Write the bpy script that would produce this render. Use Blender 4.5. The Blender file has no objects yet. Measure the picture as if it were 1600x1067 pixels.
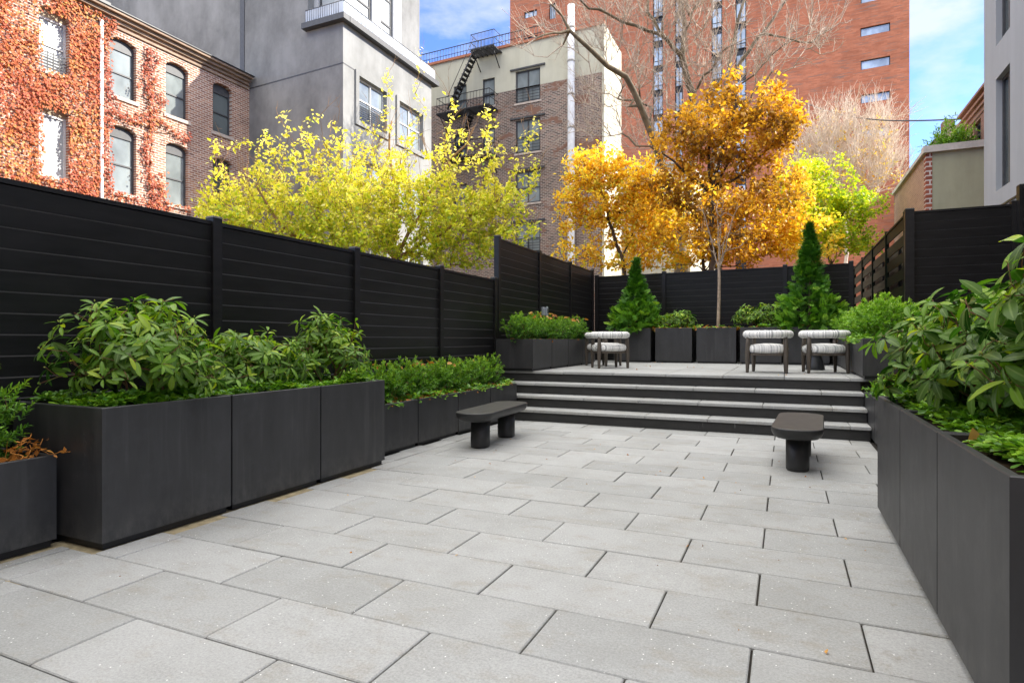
import bpy, math, random
import numpy as np
from mathutils import Vector, Matrix
R = math.radians
rnd = random.Random(7)
G = np.random.default_rng(11)
SC = bpy.context.scene
COL = SC.collection

# ------------------------------------------------------------------ camera model
F, YAW, HZ, CH = 942.0, R(24.42), 531.0, 1.3
SN, CS = math.sin(YAW), math.cos(YAW)
def ray(px, py):
    u = (px-800)/F
    return Vector((-SN+u*CS, CS+u*SN, -(py-HZ)/F))
def atd(px, py, d):
    r = ray(px, py)
    return Vector((r.x*d, r.y*d, CH+r.z*d))
def atz(px, py, z):
    r = ray(px, py); return atd(px, py, (z-CH)/r.z)
def atx(px, py, x):
    r = ray(px, py); return atd(px, py, x/r.x)
def aty(px, py, y):
    r = ray(px, py); return atd(px, py, y/r.y)

# ------------------------------------------------------------------ materials
def newmat(name):
    m = bpy.data.materials.new(name); m.use_nodes = True
    nt = m.node_tree; nt.nodes.clear()
    o = nt.nodes.new('ShaderNodeOutputMaterial')
    b = nt.nodes.new('ShaderNodeBsdfPrincipled')
    nt.links.new(b.outputs[0], o.inputs[0])
    return m, nt, b, o
def rgba(c): return (c[0], c[1], c[2], 1)
def N(nt, t, **k):
    n = nt.nodes.new(t)
    for a, v in k.items(): setattr(n, a, v)
    return n
def tex_noise(nt, vec, scale, detail=4, rough=.6):
    n = N(nt, 'ShaderNodeTexNoise'); n.inputs['Scale'].default_value = scale
    n.inputs['Detail'].default_value = detail; n.inputs['Roughness'].default_value = rough
    if vec: nt.links.new(vec, n.inputs['Vector'])
    return n
def ramp(nt, fac, stops):
    r = N(nt, 'ShaderNodeValToRGB'); e = r.color_ramp.elements
    while len(e) > 1: e.remove(e[-1])
    e[0].position = stops[0][0]; e[0].color = rgba(stops[0][1])
    for p, c in stops[1:]:
        x = e.new(p); x.color = rgba(c)
    nt.links.new(fac, r.inputs[0]); return r
def mixc(nt, fac, a, b, mode='MIX'):
    m = N(nt, 'ShaderNodeMix', data_type='RGBA', blend_type=mode)
    for sock, v in ((m.inputs[0], fac), (m.inputs[6], a), (m.inputs[7], b)):
        if hasattr(v, 'links') or hasattr(v, 'is_linked'): nt.links.new(v, sock)
        else: sock.default_value = v if not isinstance(v, tuple) else rgba(v)
    return m.outputs[2]
def bump(nt, b, h, strength=.3, dist=.01):
    n = N(nt, 'ShaderNodeBump'); n.inputs['Strength'].default_value = strength
    n.inputs['Distance'].default_value = dist
    nt.links.new(h, n.inputs['Height']); nt.links.new(n.outputs[0], b.inputs['Normal'])
def coords(nt, scale=(1,1,1), world=True):
    if world:
        g = N(nt, 'ShaderNodeNewGeometry'); src = g.outputs['Position']
    else:
        g = N(nt, 'ShaderNodeTexCoord'); src = g.outputs['Object']
    m = N(nt, 'ShaderNodeMapping'); m.inputs['Scale'].default_value = scale
    nt.links.new(src, m.inputs['Vector']); return m.outputs[0]

def mat_plain(name, col, rough=.6, var=.25, scale=3., metal=0, spec=.5, bmp=0, stretch=(1,1,1), bs=60):
    m, nt, b, o = newmat(name)
    v = coords(nt, stretch)
    n = tex_noise(nt, v, scale, 6)
    lo = tuple(c*(1-var) for c in col); hi = tuple(min(1, c*(1+var)) for c in col)
    r = ramp(nt, n.outputs[0], [(.3, lo), (.7, hi)])
    nt.links.new(r.outputs[0], b.inputs['Base Color'])
    b.inputs['Roughness'].default_value = rough; b.inputs['Metallic'].default_value = metal
    b.inputs['Specular IOR Level'].default_value = spec
    if bmp:
        n2 = tex_noise(nt, v, bs, 3); bump(nt, b, n2.outputs[0], bmp, .004)
    return m

def mat_paver():
    m, nt, b, o = newmat('concrete_paver')
    v = coords(nt)
    att = N(nt, 'ShaderNodeAttribute', attribute_name='tint')
    tone = ramp(nt, att.outputs['Fac'], [(0, (.325,.330,.320)), (.5, (.358,.362,.351)), (1, (.390,.394,.384))])
    big = tex_noise(nt, v, 1.7, 5, .65)
    c1 = mixc(nt, .55, tone.outputs[0], ramp(nt, big.outputs[0], [(.3, (.74,.735,.71)), (.55, (1,1,1)), (.75,(1.04,1.04,1.04))]).outputs[0], 'MULTIPLY')
    st = tex_noise(nt, coords(nt, (1,1.6,1)), 3.4, 8, .7)
    stm = ramp(nt, st.outputs[0], [(.52, (0,0,0)), (.68, (1,1,1))])
    c2 = mixc(nt, stm.outputs[0], c1, mixc(nt, .32, c1, (.24,.20,.13)))
    # lichen and dirt marks near the right planters, fading away from x = .6
    sx = N(nt, 'ShaderNodeSeparateXYZ'); nt.links.new(N(nt, 'ShaderNodeNewGeometry').outputs['Position'], sx.inputs[0])
    mr = N(nt, 'ShaderNodeMapRange'); nt.links.new(sx.outputs[0], mr.inputs[0])
    mr.inputs[1].default_value = -.9; mr.inputs[2].default_value = .6; mr.inputs[3].default_value = 0; mr.inputs[4].default_value = 1
    dn = tex_noise(nt, v, 7, 8, .75)
    dm = ramp(nt, dn.outputs[0], [(.55, (0,0,0)), (.68, (1,1,1))])
    mm = N(nt, 'ShaderNodeMath', operation='MULTIPLY'); nt.links.new(dm.outputs[0], mm.inputs[0]); nt.links.new(mr.outputs[0], mm.inputs[1])
    m3 = N(nt, 'ShaderNodeMath', operation='MULTIPLY'); nt.links.new(mm.outputs[0], m3.inputs[0]); m3.inputs[1].default_value = .5
    c3 = mixc(nt, m3.outputs[0], c2, (.2,.17,.11))
    grain = tex_noise(nt, v, 85, 5, .85)
    c4 = mixc(nt, .62, c3, ramp(nt, grain.outputs[0], [(.32, (.55,.55,.55)), (.68, (1.28,1.28,1.28))]).outputs[0], 'MULTIPLY')
    vo = N(nt, 'ShaderNodeTexVoronoi'); vo.inputs['Scale'].default_value = 34; nt.links.new(v, vo.inputs['Vector'])
    sp = ramp(nt, vo.outputs['Distance'], [(.07, (1,1,1)), (.13, (0,0,0))])
    w = N(nt, 'ShaderNodeSeparateColor'); nt.links.new(vo.outputs['Color'], w.inputs[0])
    gt = N(nt, 'ShaderNodeMath', operation='GREATER_THAN'); nt.links.new(w.outputs[0], gt.inputs[0]); gt.inputs[1].default_value = .72
    mu = N(nt, 'ShaderNodeMath', operation='MULTIPLY'); nt.links.new(gt.outputs[0], mu.inputs[0]); nt.links.new(sp.outputs[0], mu.inputs[1])
    c5 = mixc(nt, mu.outputs[0], c4, (.85,.85,.83))
    nt.links.new(c5, b.inputs['Base Color'])
    b.inputs['Roughness'].default_value = .85; b.inputs['Specular IOR Level'].default_value = .3
    bump(nt, b, grain.outputs[0], .25, .003)
    return m

def mat_brick(name, axis, c1, c2, mortar, w=.22, h=.073, ms=.012, band=None, rot=0, off=0):
    """axis 'x': wall plane spanned by Y,Z;  'y': by X,Z"""
    m, nt, b, o = newmat(name)
    g = N(nt, 'ShaderNodeNewGeometry')
    s = N(nt, 'ShaderNodeSeparateXYZ'); nt.links.new(g.outputs['Position'], s.inputs[0])
    c = N(nt, 'ShaderNodeCombineXYZ')
    nt.links.new(s.outputs[1 if axis == 'x' else 0], c.inputs[0]); nt.links.new(s.outputs[2], c.inputs[1])
    t = N(nt, 'ShaderNodeTexBrick'); nt.links.new(c.outputs[0], t.inputs['Vector'])
    t.inputs['Scale'].default_value = 1; t.inputs['Brick Width'].default_value = w
    t.inputs['Row Height'].default_value = h; t.inputs['Mortar Size'].default_value = ms
    t.inputs['Color1'].default_value = rgba(c1); t.inputs['Color2'].default_value = rgba(c2)
    t.inputs['Mortar'].default_value = rgba(mortar); t.inputs['Bias'].default_value = 0
    n = tex_noise(nt, coords(nt), .5, 5, .6)
    col = mixc(nt, .7, t.outputs[0], ramp(nt, n.outputs[0], [(.3, (.62,.6,.6)), (.6, (1.05,1.05,1.05))]).outputs[0], 'MULTIPLY')
    if band:
        mp = N(nt, 'ShaderNodeMapping'); mp.inputs['Scale'].default_value = (band[0], band[1], 1)
        nt.links.new(c.outputs[0], mp.inputs[0])
        n2 = tex_noise(nt, mp.outputs[0], 1, 3, .7)
        k = ramp(nt, n2.outputs[0], [(band[2], (0,0,0)), (band[2]+.06, (1,1,1))])
        col = mixc(nt, k.outputs[0], col, band[3])
    nt.links.new(col, b.inputs['Base Color']); b.inputs['Roughness'].default_value = .9
    b.inputs['Specular IOR Level'].default_value = .2
    bump(nt, b, t.outputs['Fac'], -.4, .01)
    return m

def mat_leaf(name, cols, rough=.5, trans=.4, spec=.4, tcol=None):
    m, nt, b, o = newmat(name)
    att = N(nt, 'ShaderNodeAttribute', attribute_name='tint')
    st = [(i/(len(cols)-1), c) for i, c in enumerate(cols)]
    r = ramp(nt, att.outputs['Fac'], st)
    nt.links.new(r.outputs[0], b.inputs['Base Color'])
    b.inputs['Roughness'].default_value = rough; b.inputs['Specular IOR Level'].default_value = spec
    if trans:
        t = N(nt, 'ShaderNodeBsdfTranslucent')
        tc = mixc(nt, 1., r.outputs[0], tcol or (1.6,1.5,.8), 'MULTIPLY')
        nt.links.new(tc, t.inputs[0])
        mx = N(nt, 'ShaderNodeMixShader'); mx.inputs[0].default_value = trans
        nt.links.new(b.outputs[0], mx.inputs[1]); nt.links.new(t.outputs[0], mx.inputs[2])
        nt.links.new(mx.outputs[0], o.inputs[0])
    return m

def mat_rhodo():
    m, nt, b, o = newmat('rhododendron_leaf')
    att = N(nt, 'ShaderNodeAttribute', attribute_name='tint')
    r = ramp(nt, att.outputs['Fac'], [(0, (.010,.038,.008)), (.32, (.035,.115,.012)), (.65, (.14,.29,.018)), (1, (.42,.52,.04))])
    g = N(nt, 'ShaderNodeNewGeometry')
    top = r.outputs[0]
    # paler, yellower underside of the leaf
    c = mixc(nt, g.outputs['Backfacing'], top, mixc(nt, .4, top, (.16,.24,.05)))
    uv = N(nt, 'ShaderNodeAttribute', attribute_name='rib')
    rib = ramp(nt, uv.outputs['Fac'], [(.80, (0,0,0)), (.97, (1,1,1))])
    mf = N(nt, 'ShaderNodeMath', operation='MULTIPLY'); nt.links.new(rib.outputs[0], mf.inputs[0]); mf.inputs[1].default_value = .55
    c = mixc(nt, mf.outputs[0], c, (.23,.32,.10))
    nt.links.new(c, b.inputs['Base Color'])
    b.inputs['Roughness'].default_value = .34; b.inputs['Specular IOR Level'].default_value = .16
    t = N(nt, 'ShaderNodeBsdfTranslucent'); nt.links.new(mixc(nt, 1., r.outputs[0], (2.2,2.2,.8), 'MULTIPLY'), t.inputs[0])
    mx = N(nt, 'ShaderNodeMixShader'); mx.inputs[0].default_value = .25
    nt.links.new(b.outputs[0], mx.inputs[1]); nt.links.new(t.outputs[0], mx.inputs[2]); nt.links.new(mx.outputs[0], o.inputs[0])
    return m

def mat_glass(name, col, rough=.06, var=.35, spec=.9):
    m, nt, b, o = newmat(name)
    n = tex_noise(nt, coords(nt, (1,1,.7)), .8, 3, .6)
    r = ramp(nt, n.outputs[0], [(.35, tuple(c*(1-var) for c in col)), (.65, tuple(c*(1+var*.6) for c in col))])
    nt.links.new(r.outputs[0], b.inputs['Base Color'])
    b.inputs['Roughness'].default_value = rough; b.inputs['Specular IOR Level'].default_value = spec
    return m

def mat_planter(name, col, rough=.45):
    m, nt, b, o = newmat(name)
    v = coords(nt, (2.2,2.2,.5)); n = tex_noise(nt, v, 2.2, 7, .65)
    v2 = coords(nt); n2 = tex_noise(nt, v2, 5, 6, .7)
    r = ramp(nt, n.outputs[0], [(.3, tuple(c*.78 for c in col)), (.7, tuple(c*1.35 for c in col))])
    dust = ramp(nt, n2.outputs[0], [(.52, (0,0,0)), (.85, (1,1,1))])
    mf = N(nt, 'ShaderNodeMath', operation='MULTIPLY'); nt.links.new(dust.outputs[0], mf.inputs[0]); mf.inputs[1].default_value = .22
    c = mixc(nt, mf.outputs[0], r.outputs[0], (.10,.10,.105))
    gz = N(nt, 'ShaderNodeSeparateXYZ'); nt.links.new(N(nt, 'ShaderNodeNewGeometry').outputs['Position'], gz.inputs[0])
    zr = N(nt, 'ShaderNodeMapRange'); nt.links.new(gz.outputs[2], zr.inputs[0]); zr.inputs[1].default_value = .26; zr.inputs[2].default_value = .04
    sn = ramp(nt, tex_noise(nt, coords(nt, (1,1,.6)), 11, 6, .75).outputs[0], [(.42, (0,0,0)), (.68, (1,1,1))])
    sm = N(nt, 'ShaderNodeMath', operation='MULTIPLY'); nt.links.new(zr.outputs[0], sm.inputs[0]); nt.links.new(sn.outputs[0], sm.inputs[1])
    sm2 = N(nt, 'ShaderNodeMath', operation='MULTIPLY'); nt.links.new(sm.outputs[0], sm2.inputs[0]); sm2.inputs[1].default_value = .4
    c = mixc(nt, sm2.outputs[0], c, (.13,.125,.11))
    wst = ramp(nt, tex_noise(nt, coords(nt, (1,1,.05)), 13, 4, .6).outputs[0], [(.56, (0,0,0)), (.72, (1,1,1))])
    ws2 = N(nt, 'ShaderNodeMath', operation='MULTIPLY'); nt.links.new(wst.outputs[0], ws2.inputs[0]); ws2.inputs[1].default_value = .30
    c = mixc(nt, ws2.outputs[0], c, (.085,.085,.083))
    # fine scratches
    sc = tex_noise(nt, coords(nt, (9,9,1.2)), 3.1, 2, .5)
    sr = ramp(nt, sc.outputs[0], [(.497, (0,0,0)), (.5, (1,1,1)), (.503, (0,0,0))])
    gate = ramp(nt, tex_noise(nt, v2, 3.1, 2).outputs[0], [(.62, (0,0,0)), (.7, (1,1,1))])
    mg = N(nt, 'ShaderNodeMath', operation='MULTIPLY'); nt.links.new(sr.outputs[0], mg.inputs[0]); nt.links.new(gate.outputs[0], mg.inputs[1])
    mg2 = N(nt, 'ShaderNodeMath', operation='MULTIPLY'); nt.links.new(mg.outputs[0], mg2.inputs[0]); mg2.inputs[1].default_value = .35
    c = mixc(nt, mg2.outputs[0], c, (.2,.2,.2))
    nt.links.new(c, b.inputs['Base Color'])
    rr = N(nt, 'ShaderNodeMapRange'); nt.links.new(n2.outputs[0], rr.inputs[0]); rr.inputs[3].default_value = rough-.08; rr.inputs[4].default_value = rough+.12
    nt.links.new(rr.outputs[0], b.inputs['Roughness']); b.inputs['Specular IOR Level'].default_value = .5
    bump(nt, b, tex_noise(nt, v2, 90, 2).outputs[0], .06, .002)
    return m

def mat_stucco(name, col, stain=(.6,.6,.62), scale=.35, amt=.75):
    m, nt, b, o = newmat(name)
    v = coords(nt, (1,1,.7)); n = tex_noise(nt, v, scale, 9, .68)
    k = ramp(nt, n.outputs[0], [(.33, stain), (.62, (1.06,1.06,1.06))])
    c = mixc(nt, amt, rgba(col)[:3], k.outputs[0], 'MULTIPLY')
    n3 = tex_noise(nt, coords(nt, (1.5,1.5,.12)), 1.3, 5, .6)
    c = mixc(nt, .5, c, ramp(nt, n3.outputs[0], [(.35, (.82,.82,.83)), (.65, (1.05,1.05,1.05))]).outputs[0], 'MULTIPLY')
    nt.links.new(c, b.inputs['Base Color']); b.inputs['Roughness'].default_value = .9; b.inputs['Specular IOR Level'].default_value = .2
    return m

def mat_fabric():
    m, nt, b, o = newmat('striped_fabric')
    att = N(nt, 'ShaderNodeAttribute', attribute_name='stripe')
    c0 = N(nt, 'ShaderNodeCombineXYZ'); nt.links.new(att.outputs['Fac'], c0.inputs[0])
    n = tex_noise(nt, c0.outputs[0], 34, 4, .8)
    r = ramp(nt, n.outputs[0], [(.40, (.27,.28,.285)), (.47, (.56,.56,.55)), (.52, (.80,.79,.75))])
    nt.links.new(r.outputs[0], b.inputs['Base Color']); b.inputs['Roughness'].default_value = .95
    b.inputs['Specular IOR Level'].default_value = .15
    bump(nt, b, tex_noise(nt, coords(nt), 350, 2).outputs[0], .3, .002)
    return m

M = {}
M['paver'] = mat_paver()
M['paver_edge'] = mat_plain('tread_slab', (.45,.44,.42), .85, .22, 9, spec=.3, bmp=.2)
M['sand'] = mat_plain('joint_sand', (.33,.275,.17), .95, .35, 14, spec=.1)
M['joint'] = mat_plain('joint_dirt', (.035,.032,.027), .95, .4, 30, spec=.1)
M['soil'] = mat_plain('soil', (.035,.022,.013), .95, .5, 40, spec=.1, bmp=.5)
M['earth'] = mat_plain('bare_ground', (.10,.085,.06), .95, .4, 1.5, spec=.1)
M['planter'] = mat_planter('charcoal_metal', (.0275,.0275,.0285))
M['plinth'] = mat_plain('plinth_black', (.008,.008,.009), .5, .2, 4)
M['fence'] = mat_plain('black_vinyl', (.0105,.010,.0105), .42, .35, 2.5, stretch=(1,1,6), spec=.32, bmp=.08, bs=40)
M['fence2'] = mat_plain('olive_black_slat', (.003,.0058,.0026), .5, .3, 3, stretch=(1,1,6), bmp=.08, spec=.12)
M['riser'] = mat_plain('riser_charcoal', (.022,.022,.021), .55, .3, 5, stretch=(1,1,3), bmp=.05)
def add_drips(m):
    nt = m.node_tree; b = [n for n in nt.nodes if n.type == 'BSDF_PRINCIPLED'][0]; src = b.inputs['Base Color'].links[0].from_socket
    n = tex_noise(nt, coords(nt, (1,1,.14)), 26, 4, .7); k = ramp(nt, n.outputs[0], [(.60, (0,0,0)), (.66, (1,1,1))])
    g_ = N(nt, 'ShaderNodeSeparateXYZ'); nt.links.new(N(nt, 'ShaderNodeNewGeometry').outputs['Position'], g_.inputs[0])
    r = ramp(nt, g_.outputs[0], [(0, (0,0,0))]); 
    mr = N(nt, 'ShaderNodeMapRange'); nt.links.new(g_.outputs[0], mr.inputs[0]); mr.inputs[1].default_value = -1.4; mr.inputs[2].default_value = -.3
    pk = ramp(nt, mr.outputs[0], [(0, (0,0,0)), (.4, (1,1,1)), (.8, (1,1,1)), (1, (0,0,0))])
    zr = N(nt, 'ShaderNodeMapRange'); nt.links.new(g_.outputs[2], zr.inputs[0]); zr.inputs[1].default_value = .16; zr.inputs[2].default_value = .02; zr.inputs[3].default_value = .8; zr.inputs[4].default_value = .0
    zc = N(nt, 'ShaderNodeMath', operation='LESS_THAN'); nt.links.new(g_.outputs[2], zc.inputs[0]); zc.inputs[1].default_value = .18
    a = N(nt, 'ShaderNodeMath', operation='MULTIPLY'); nt.links.new(k.outputs[0], a.inputs[0]); nt.links.new(pk.outputs[0], a.inputs[1])
    c = N(nt, 'ShaderNodeMath', operation='MULTIPLY'); nt.links.new(a.outputs[0], c.inputs[0]); nt.links.new(zr.outputs[0], c.inputs[1])
    d = N(nt, 'ShaderNodeMath', operation='MULTIPLY'); nt.links.new(c.outputs[0], d.inputs[0]); nt.links.new(zc.outputs[0], d.inputs[1])
    nt.links.new(mixc(nt, d.outputs[0], src, (.22,.22,.21)), b.inputs['Base Color'])
add_drips(M['riser'])
M['bench'] = mat_plain('black_concrete', (.019,.019,.019), .48, .25, 12, bmp=.12)
M['benchtop'] = mat_plain('black_concrete_worn', (.036,.034,.030), .5, .45, 9, bmp=.15)
M['wood'] = mat_plain('dark_oak', (.075,.060,.046), .6, .3, 14, stretch=(3,3,.4), bmp=.1)
M['fabric'] = mat_fabric()
M['table'] = mat_plain('table_black', (.02,.021,.024), .4, .2, 6)
M['galv'] = mat_plain('box_grey', (.33,.36,.40), .5, .15, 8)
M['rhodo'] = mat_rhodo()
M['bud'] = mat_plain('bud_green', (.32,.36,.06), .5, .25, 30)
M['stem'] = mat_plain('shrub_stem', (.16,.075,.035), .8, .35, 20)
M['petiole'] = mat_plain('leaf_stalk', (.22,.27,.05), .6, .2, 20)
M['yew'] = mat_leaf('yew_needle', [(.010,.042,.007), (.04,.135,.010), (.14,.31,.018), (.34,.50,.03)], .5, .25)
M['thuja'] = mat_leaf('arborvitae_spray', [(.012,.055,.008), (.05,.17,.012), (.15,.36,.02), (.34,.54,.04)], .55, .25)
M['pachy'] = mat_leaf('ground_cover_leaf', [(.03,.10,.012), (.10,.26,.015), (.24,.46,.025), (.42,.60,.06)], .4, .25, .5)
M['litter'] = mat_leaf('fallen_leaf', [(.16,.06,.015), (.42,.15,.02), (.55,.26,.05), (.62,.38,.14)], .7, .2)
M['yg'] = mat_leaf('yellow_green_leaf', [(.13,.28,.03), (.36,.48,.035), (.68,.66,.07), (.86,.80,.32)], .5, .45)
M['orange'] = mat_leaf('orange_leaf', [(.20,.11,.02), (.48,.26,.025), (.70,.44,.04), (.80,.64,.10)], .5, .42)
M['yellow'] = mat_leaf('golden_leaf', [(.45,.24,.02), (.70,.44,.03), (.80,.62,.07), (.45,.50,.06)], .5, .42)
M['lime'] = mat_leaf('lime_leaf', [(.14,.28,.02), (.32,.46,.02), (.58,.60,.03), (.78,.64,.05)], .5, .45)
M['ivy'] = mat_leaf('creeper_leaf', [(.19,.035,.022), (.42,.085,.036), (.50,.16,.045), (.55,.29,.07), (.28,.26,.06)], .6, .2, tcol=(1.2,1,1))
M['bark'] = mat_plain('grey_brown_bark', (.13,.10,.06), .9, .45, 6, stretch=(1,1,.3), bmp=.6, bs=25)
M['bark_dark'] = mat_plain('dark_bark', (.075,.05,.032), .9, .4, 6, stretch=(1,1,.3), bmp=.5, bs=25)
M['twig'] = mat_plain('pale_twig', (.72,.60,.48), .8, .25, 8)
M['twig_g'] = mat_plain('grey_brown_twig', (.46,.37,.28), .8, .35, 8)
M['twig_y'] = mat_plain('tan_twig', (.30,.17,.08), .8, .35, 8)
M['sapling'] = mat_plain('sapling_bark', (.33,.25,.18), .8, .4, 18, bmp=.3)
M['brick_red'] = mat_brick('house_brick', 'x', (.50,.25,.155), (.24,.10,.07), (.62,.52,.43), .24, .085, .016)
M['brick_brown'] = mat_brick('brown_brick', 'y', (.30,.18,.135), (.08,.055,.05), (.40,.34,.28), .28, .10, .02, band=(.6,1.1,.56,(.24,.13,.09)))
M['brick_tower'] = mat_brick('tower_brick', 'y', (.55,.20,.11), (.42,.14,.075), (.42,.20,.12), .5, .12, .008, band=(.5,6.5,.56,(.27,.16,.12)))
M['brick_pale'] = mat_brick('pale_brick', 'x', (.42,.24,.16), (.33,.18,.12), (.42,.33,.26))
M['brick_quoin'] = mat_brick('quoin_brick', 'y', (.40,.12,.07), (.22,.07,.05), (.6,.55,.5), .5, .14, .02)
M['redhouse'] = mat_brick('red_house_brick', 'x', (.33,.16,.12), (.27,.12,.09), (.30,.2,.16))
M['grey'] = mat_stucco('grey_stucco', (.255,.252,.243), (.55,.55,.55), .5, .95)
M['white'] = mat_stucco('white_render', (.52,.52,.52), (.85,.85,.85))
M['cream'] = mat_stucco('cream_stucco', (.58,.55,.43), (.85,.83,.78))
M['olive'] = mat_stucco('olive_stucco', (.40,.40,.28), (.8,.8,.76), .6)
M['lightgrey'] = mat_stucco('pale_grey_render', (.40,.41,.415), (.9,.9,.9))
M['sidegrey'] = mat_stucco('mottled_grey_render', (.31,.31,.30), (.62,.62,.61), .45, .9)
M['tan'] = mat_stucco('tan_stucco', (.42,.36,.26), (.8,.8,.76), .6)
M['coping'] = mat_plain('coping_stone', (.52,.49,.44), .85, .2, 4)
M['coping_red'] = mat_plain('terracotta_coping', (.46,.17,.09), .8, .2, 4)
M['cornice'] = mat_plain('weathered_cornice', (.34,.24,.17), .85, .5, 5, stretch=(1,.4,3))
M['dark'] = mat_plain('dark_metal', (.02,.021,.023), .45, .2, 5)
M['iron'] = mat_plain('black_iron', (.018,.017,.017), .55, .3, 12)
M['winframe'] = mat_plain('window_frame_grey', (.06,.06,.062), .5, .2, 8)
M['winwhite'] = mat_plain('window_frame_white', (.62,.62,.60), .5, .1, 8)
M['pane'] = mat_glass('pane_pale', (.26,.29,.285))  # pale base colour stands in for sky reflected in the panes
M['pane_dark'] = mat_glass('pane_dark', (.10,.12,.12), .08)
M['pane_white'] = mat_plain('boarded_pane', (.38,.40,.40), .45, .08, 2)
M['pane_blue'] = mat_glass('pane_sky', (.50,.60,.72), .05)
M['glassrail'] = mat_glass('glass_rail', (.55,.58,.60), .1)
M['sill'] = mat_plain('stone_sill', (.52,.43,.36), .85, .2, 6)
M['pipe'] = mat_plain('white_pipe', (.76,.75,.73), .5, .12, 4)
M['cable'] = mat_plain('cable', (.03,.03,.035), .6, .1, 4)

# ------------------------------------------------------------------ object helpers
ORG = {}
def tag(o, label=None, cat=None, group=None, kind=None):
    if label: o['label'] = label
    if cat: o['category'] = cat
    if group: o['group'] = group
    if kind: o['kind'] = kind
    return o
def thing(name, loc, label, cat, group=None):
    o = bpy.data.objects.new(name, None); COL.objects.link(o)
    o.empty_display_size = .1
    o.location = loc; ORG[o.name] = Vector(loc)
    return tag(o, label, cat, group)
class MB:
    def __init__(s): s.v = []; s.f = []; s.m = []; s.sm = []; s.attr = {}
    def add(s, vs, fs, mi=0, smooth=False):
        k = len(s.v); s.v += [tuple(v) for v in vs]
        for f in fs: s.f.append(tuple(i+k for i in f)); s.m.append(mi); s.sm.append(smooth)
        return s
    def hexa(s, p, mi=0):   # p: 8 pts, bottom ring then top ring
        return s.add(p, [(0,3,2,1),(4,5,6,7),(0,1,5,4),(1,2,6,5),(2,3,7,6),(3,0,4,7)], mi)
    def box(s, x0, x1, y0, y1, z0, z1, mi=0, b=0):
        if b <= 0:
            return s.hexa([(x0,y0,z0),(x1,y0,z0),(x1,y1,z0),(x0,y1,z0),(x0,y0,z1),(x1,y0,z1),(x1,y1,z1),(x0,y1,z1)], mi)
        # chamfered on the vertical edges and the top
        def ring(z, i): return [(x0+i+b,y0+i,z),(x1-i-b,y0+i,z),(x1-i,y0+i+b,z),(x1-i,y1-i-b,z),(x1-i-b,y1-i,z),(x0+i+b,y1-i,z),(x0+i,y1-i-b,z),(x0+i,y0+i+b,z)]
        a = ring(z0, 0)+ring(z1-b, 0)+ring(z1, b)
        fs = [tuple(range(7,-1,-1)), tuple(range(16,24))]
        for k in (0, 8):
            for i in range(8):
                j = (i+1) % 8; fs.append((k+i, k+j, k+8+j, k+8+i))
        return s.add(a, fs, mi)
    def rings(s, rs, mi=0, smooth=True, cap=True, loop=False):
        n = len(rs[0]); vs = [p for r in rs for p in r]; fs = []
        R_ = len(rs)
        for k in range(R_ if loop else R_-1):
            a = k*n; b_ = ((k+1) % R_)*n
            for i in range(n):
                j = (i+1) % n; fs.append((a+i, a+j, b_+j, b_+i))
        if cap and not loop:
            fs.append(tuple(range(n-1,-1,-1))); fs.append(tuple((R_-1)*n+i for i in range(n)))
        return s.add(vs, fs, mi, smooth)
    def tube(s, pts, r, n=8, mi=0, smooth=True):
        pts = [Vector(p) for p in pts]; rs = []
        if not hasattr(r, '__len__'): r = [r]*len(pts)
        up = Vector((.13,.21,.97)).normalized(); prev = None
        for i, p in enumerate(pts):
            t = (pts[min(i+1, len(pts)-1)]-pts[max(i-1, 0)]).normalized()
            a = prev if prev else (Vector((1,0,0)) if abs(t.z) > .9 else up)
            x = (a-t*a.dot(t)).normalized(); y = t.cross(x); prev = x
            rs.append([p+x*(r[i]*math.cos(k*2*math.pi/n))+y*(r[i]*math.sin(k*2*math.pi/n)) for k in range(n)])
        return s.rings(rs, mi, smooth)
    def lathe(s, c, prof, n=24, mi=0):
        rs = [[(c[0]+r*math.cos(a*2*math.pi/n), c[1]+r*math.sin(a*2*math.pi/n), c[2]+z) for a in range(n)] for r, z in prof]
        return s.rings(rs, mi)
    def build(s, name, mats, parent=None, sub=None, attrs=None):
        me = bpy.data.meshes.new(name)
        off = Vector((0,0,0))
        if parent is not None:
            root = parent
            while root.parent: root = root.parent
            off = ORG.get(root.name, Vector((0,0,0)))
        v = [(a[0]-off.x, a[1]-off.y, a[2]-off.z) for a in s.v]
        me.from_pydata(v, [], s.f)
        for m in (mats if isinstance(mats, (list, tuple)) else [mats]): me.materials.append(m)
        me.polygons.foreach_set('material_index', s.m); me.polygons.foreach_set('use_smooth', s.sm)
        for k, vals in s.attr.items():
            at = me.attributes.new(k, 'FLOAT', 'POINT'); at.data.foreach_set('value', vals)
        me.update()
        o = bpy.data.objects.new(name, me); COL.objects.link(o)
        if parent is not None: o.parent = parent
        return o
def copy_tree(o, parent=None):
    c = o.copy(); COL.objects.link(c)
    if parent is not None: c.parent = parent
    for ch in list(o.children): copy_tree(ch, c)
    return c

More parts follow.
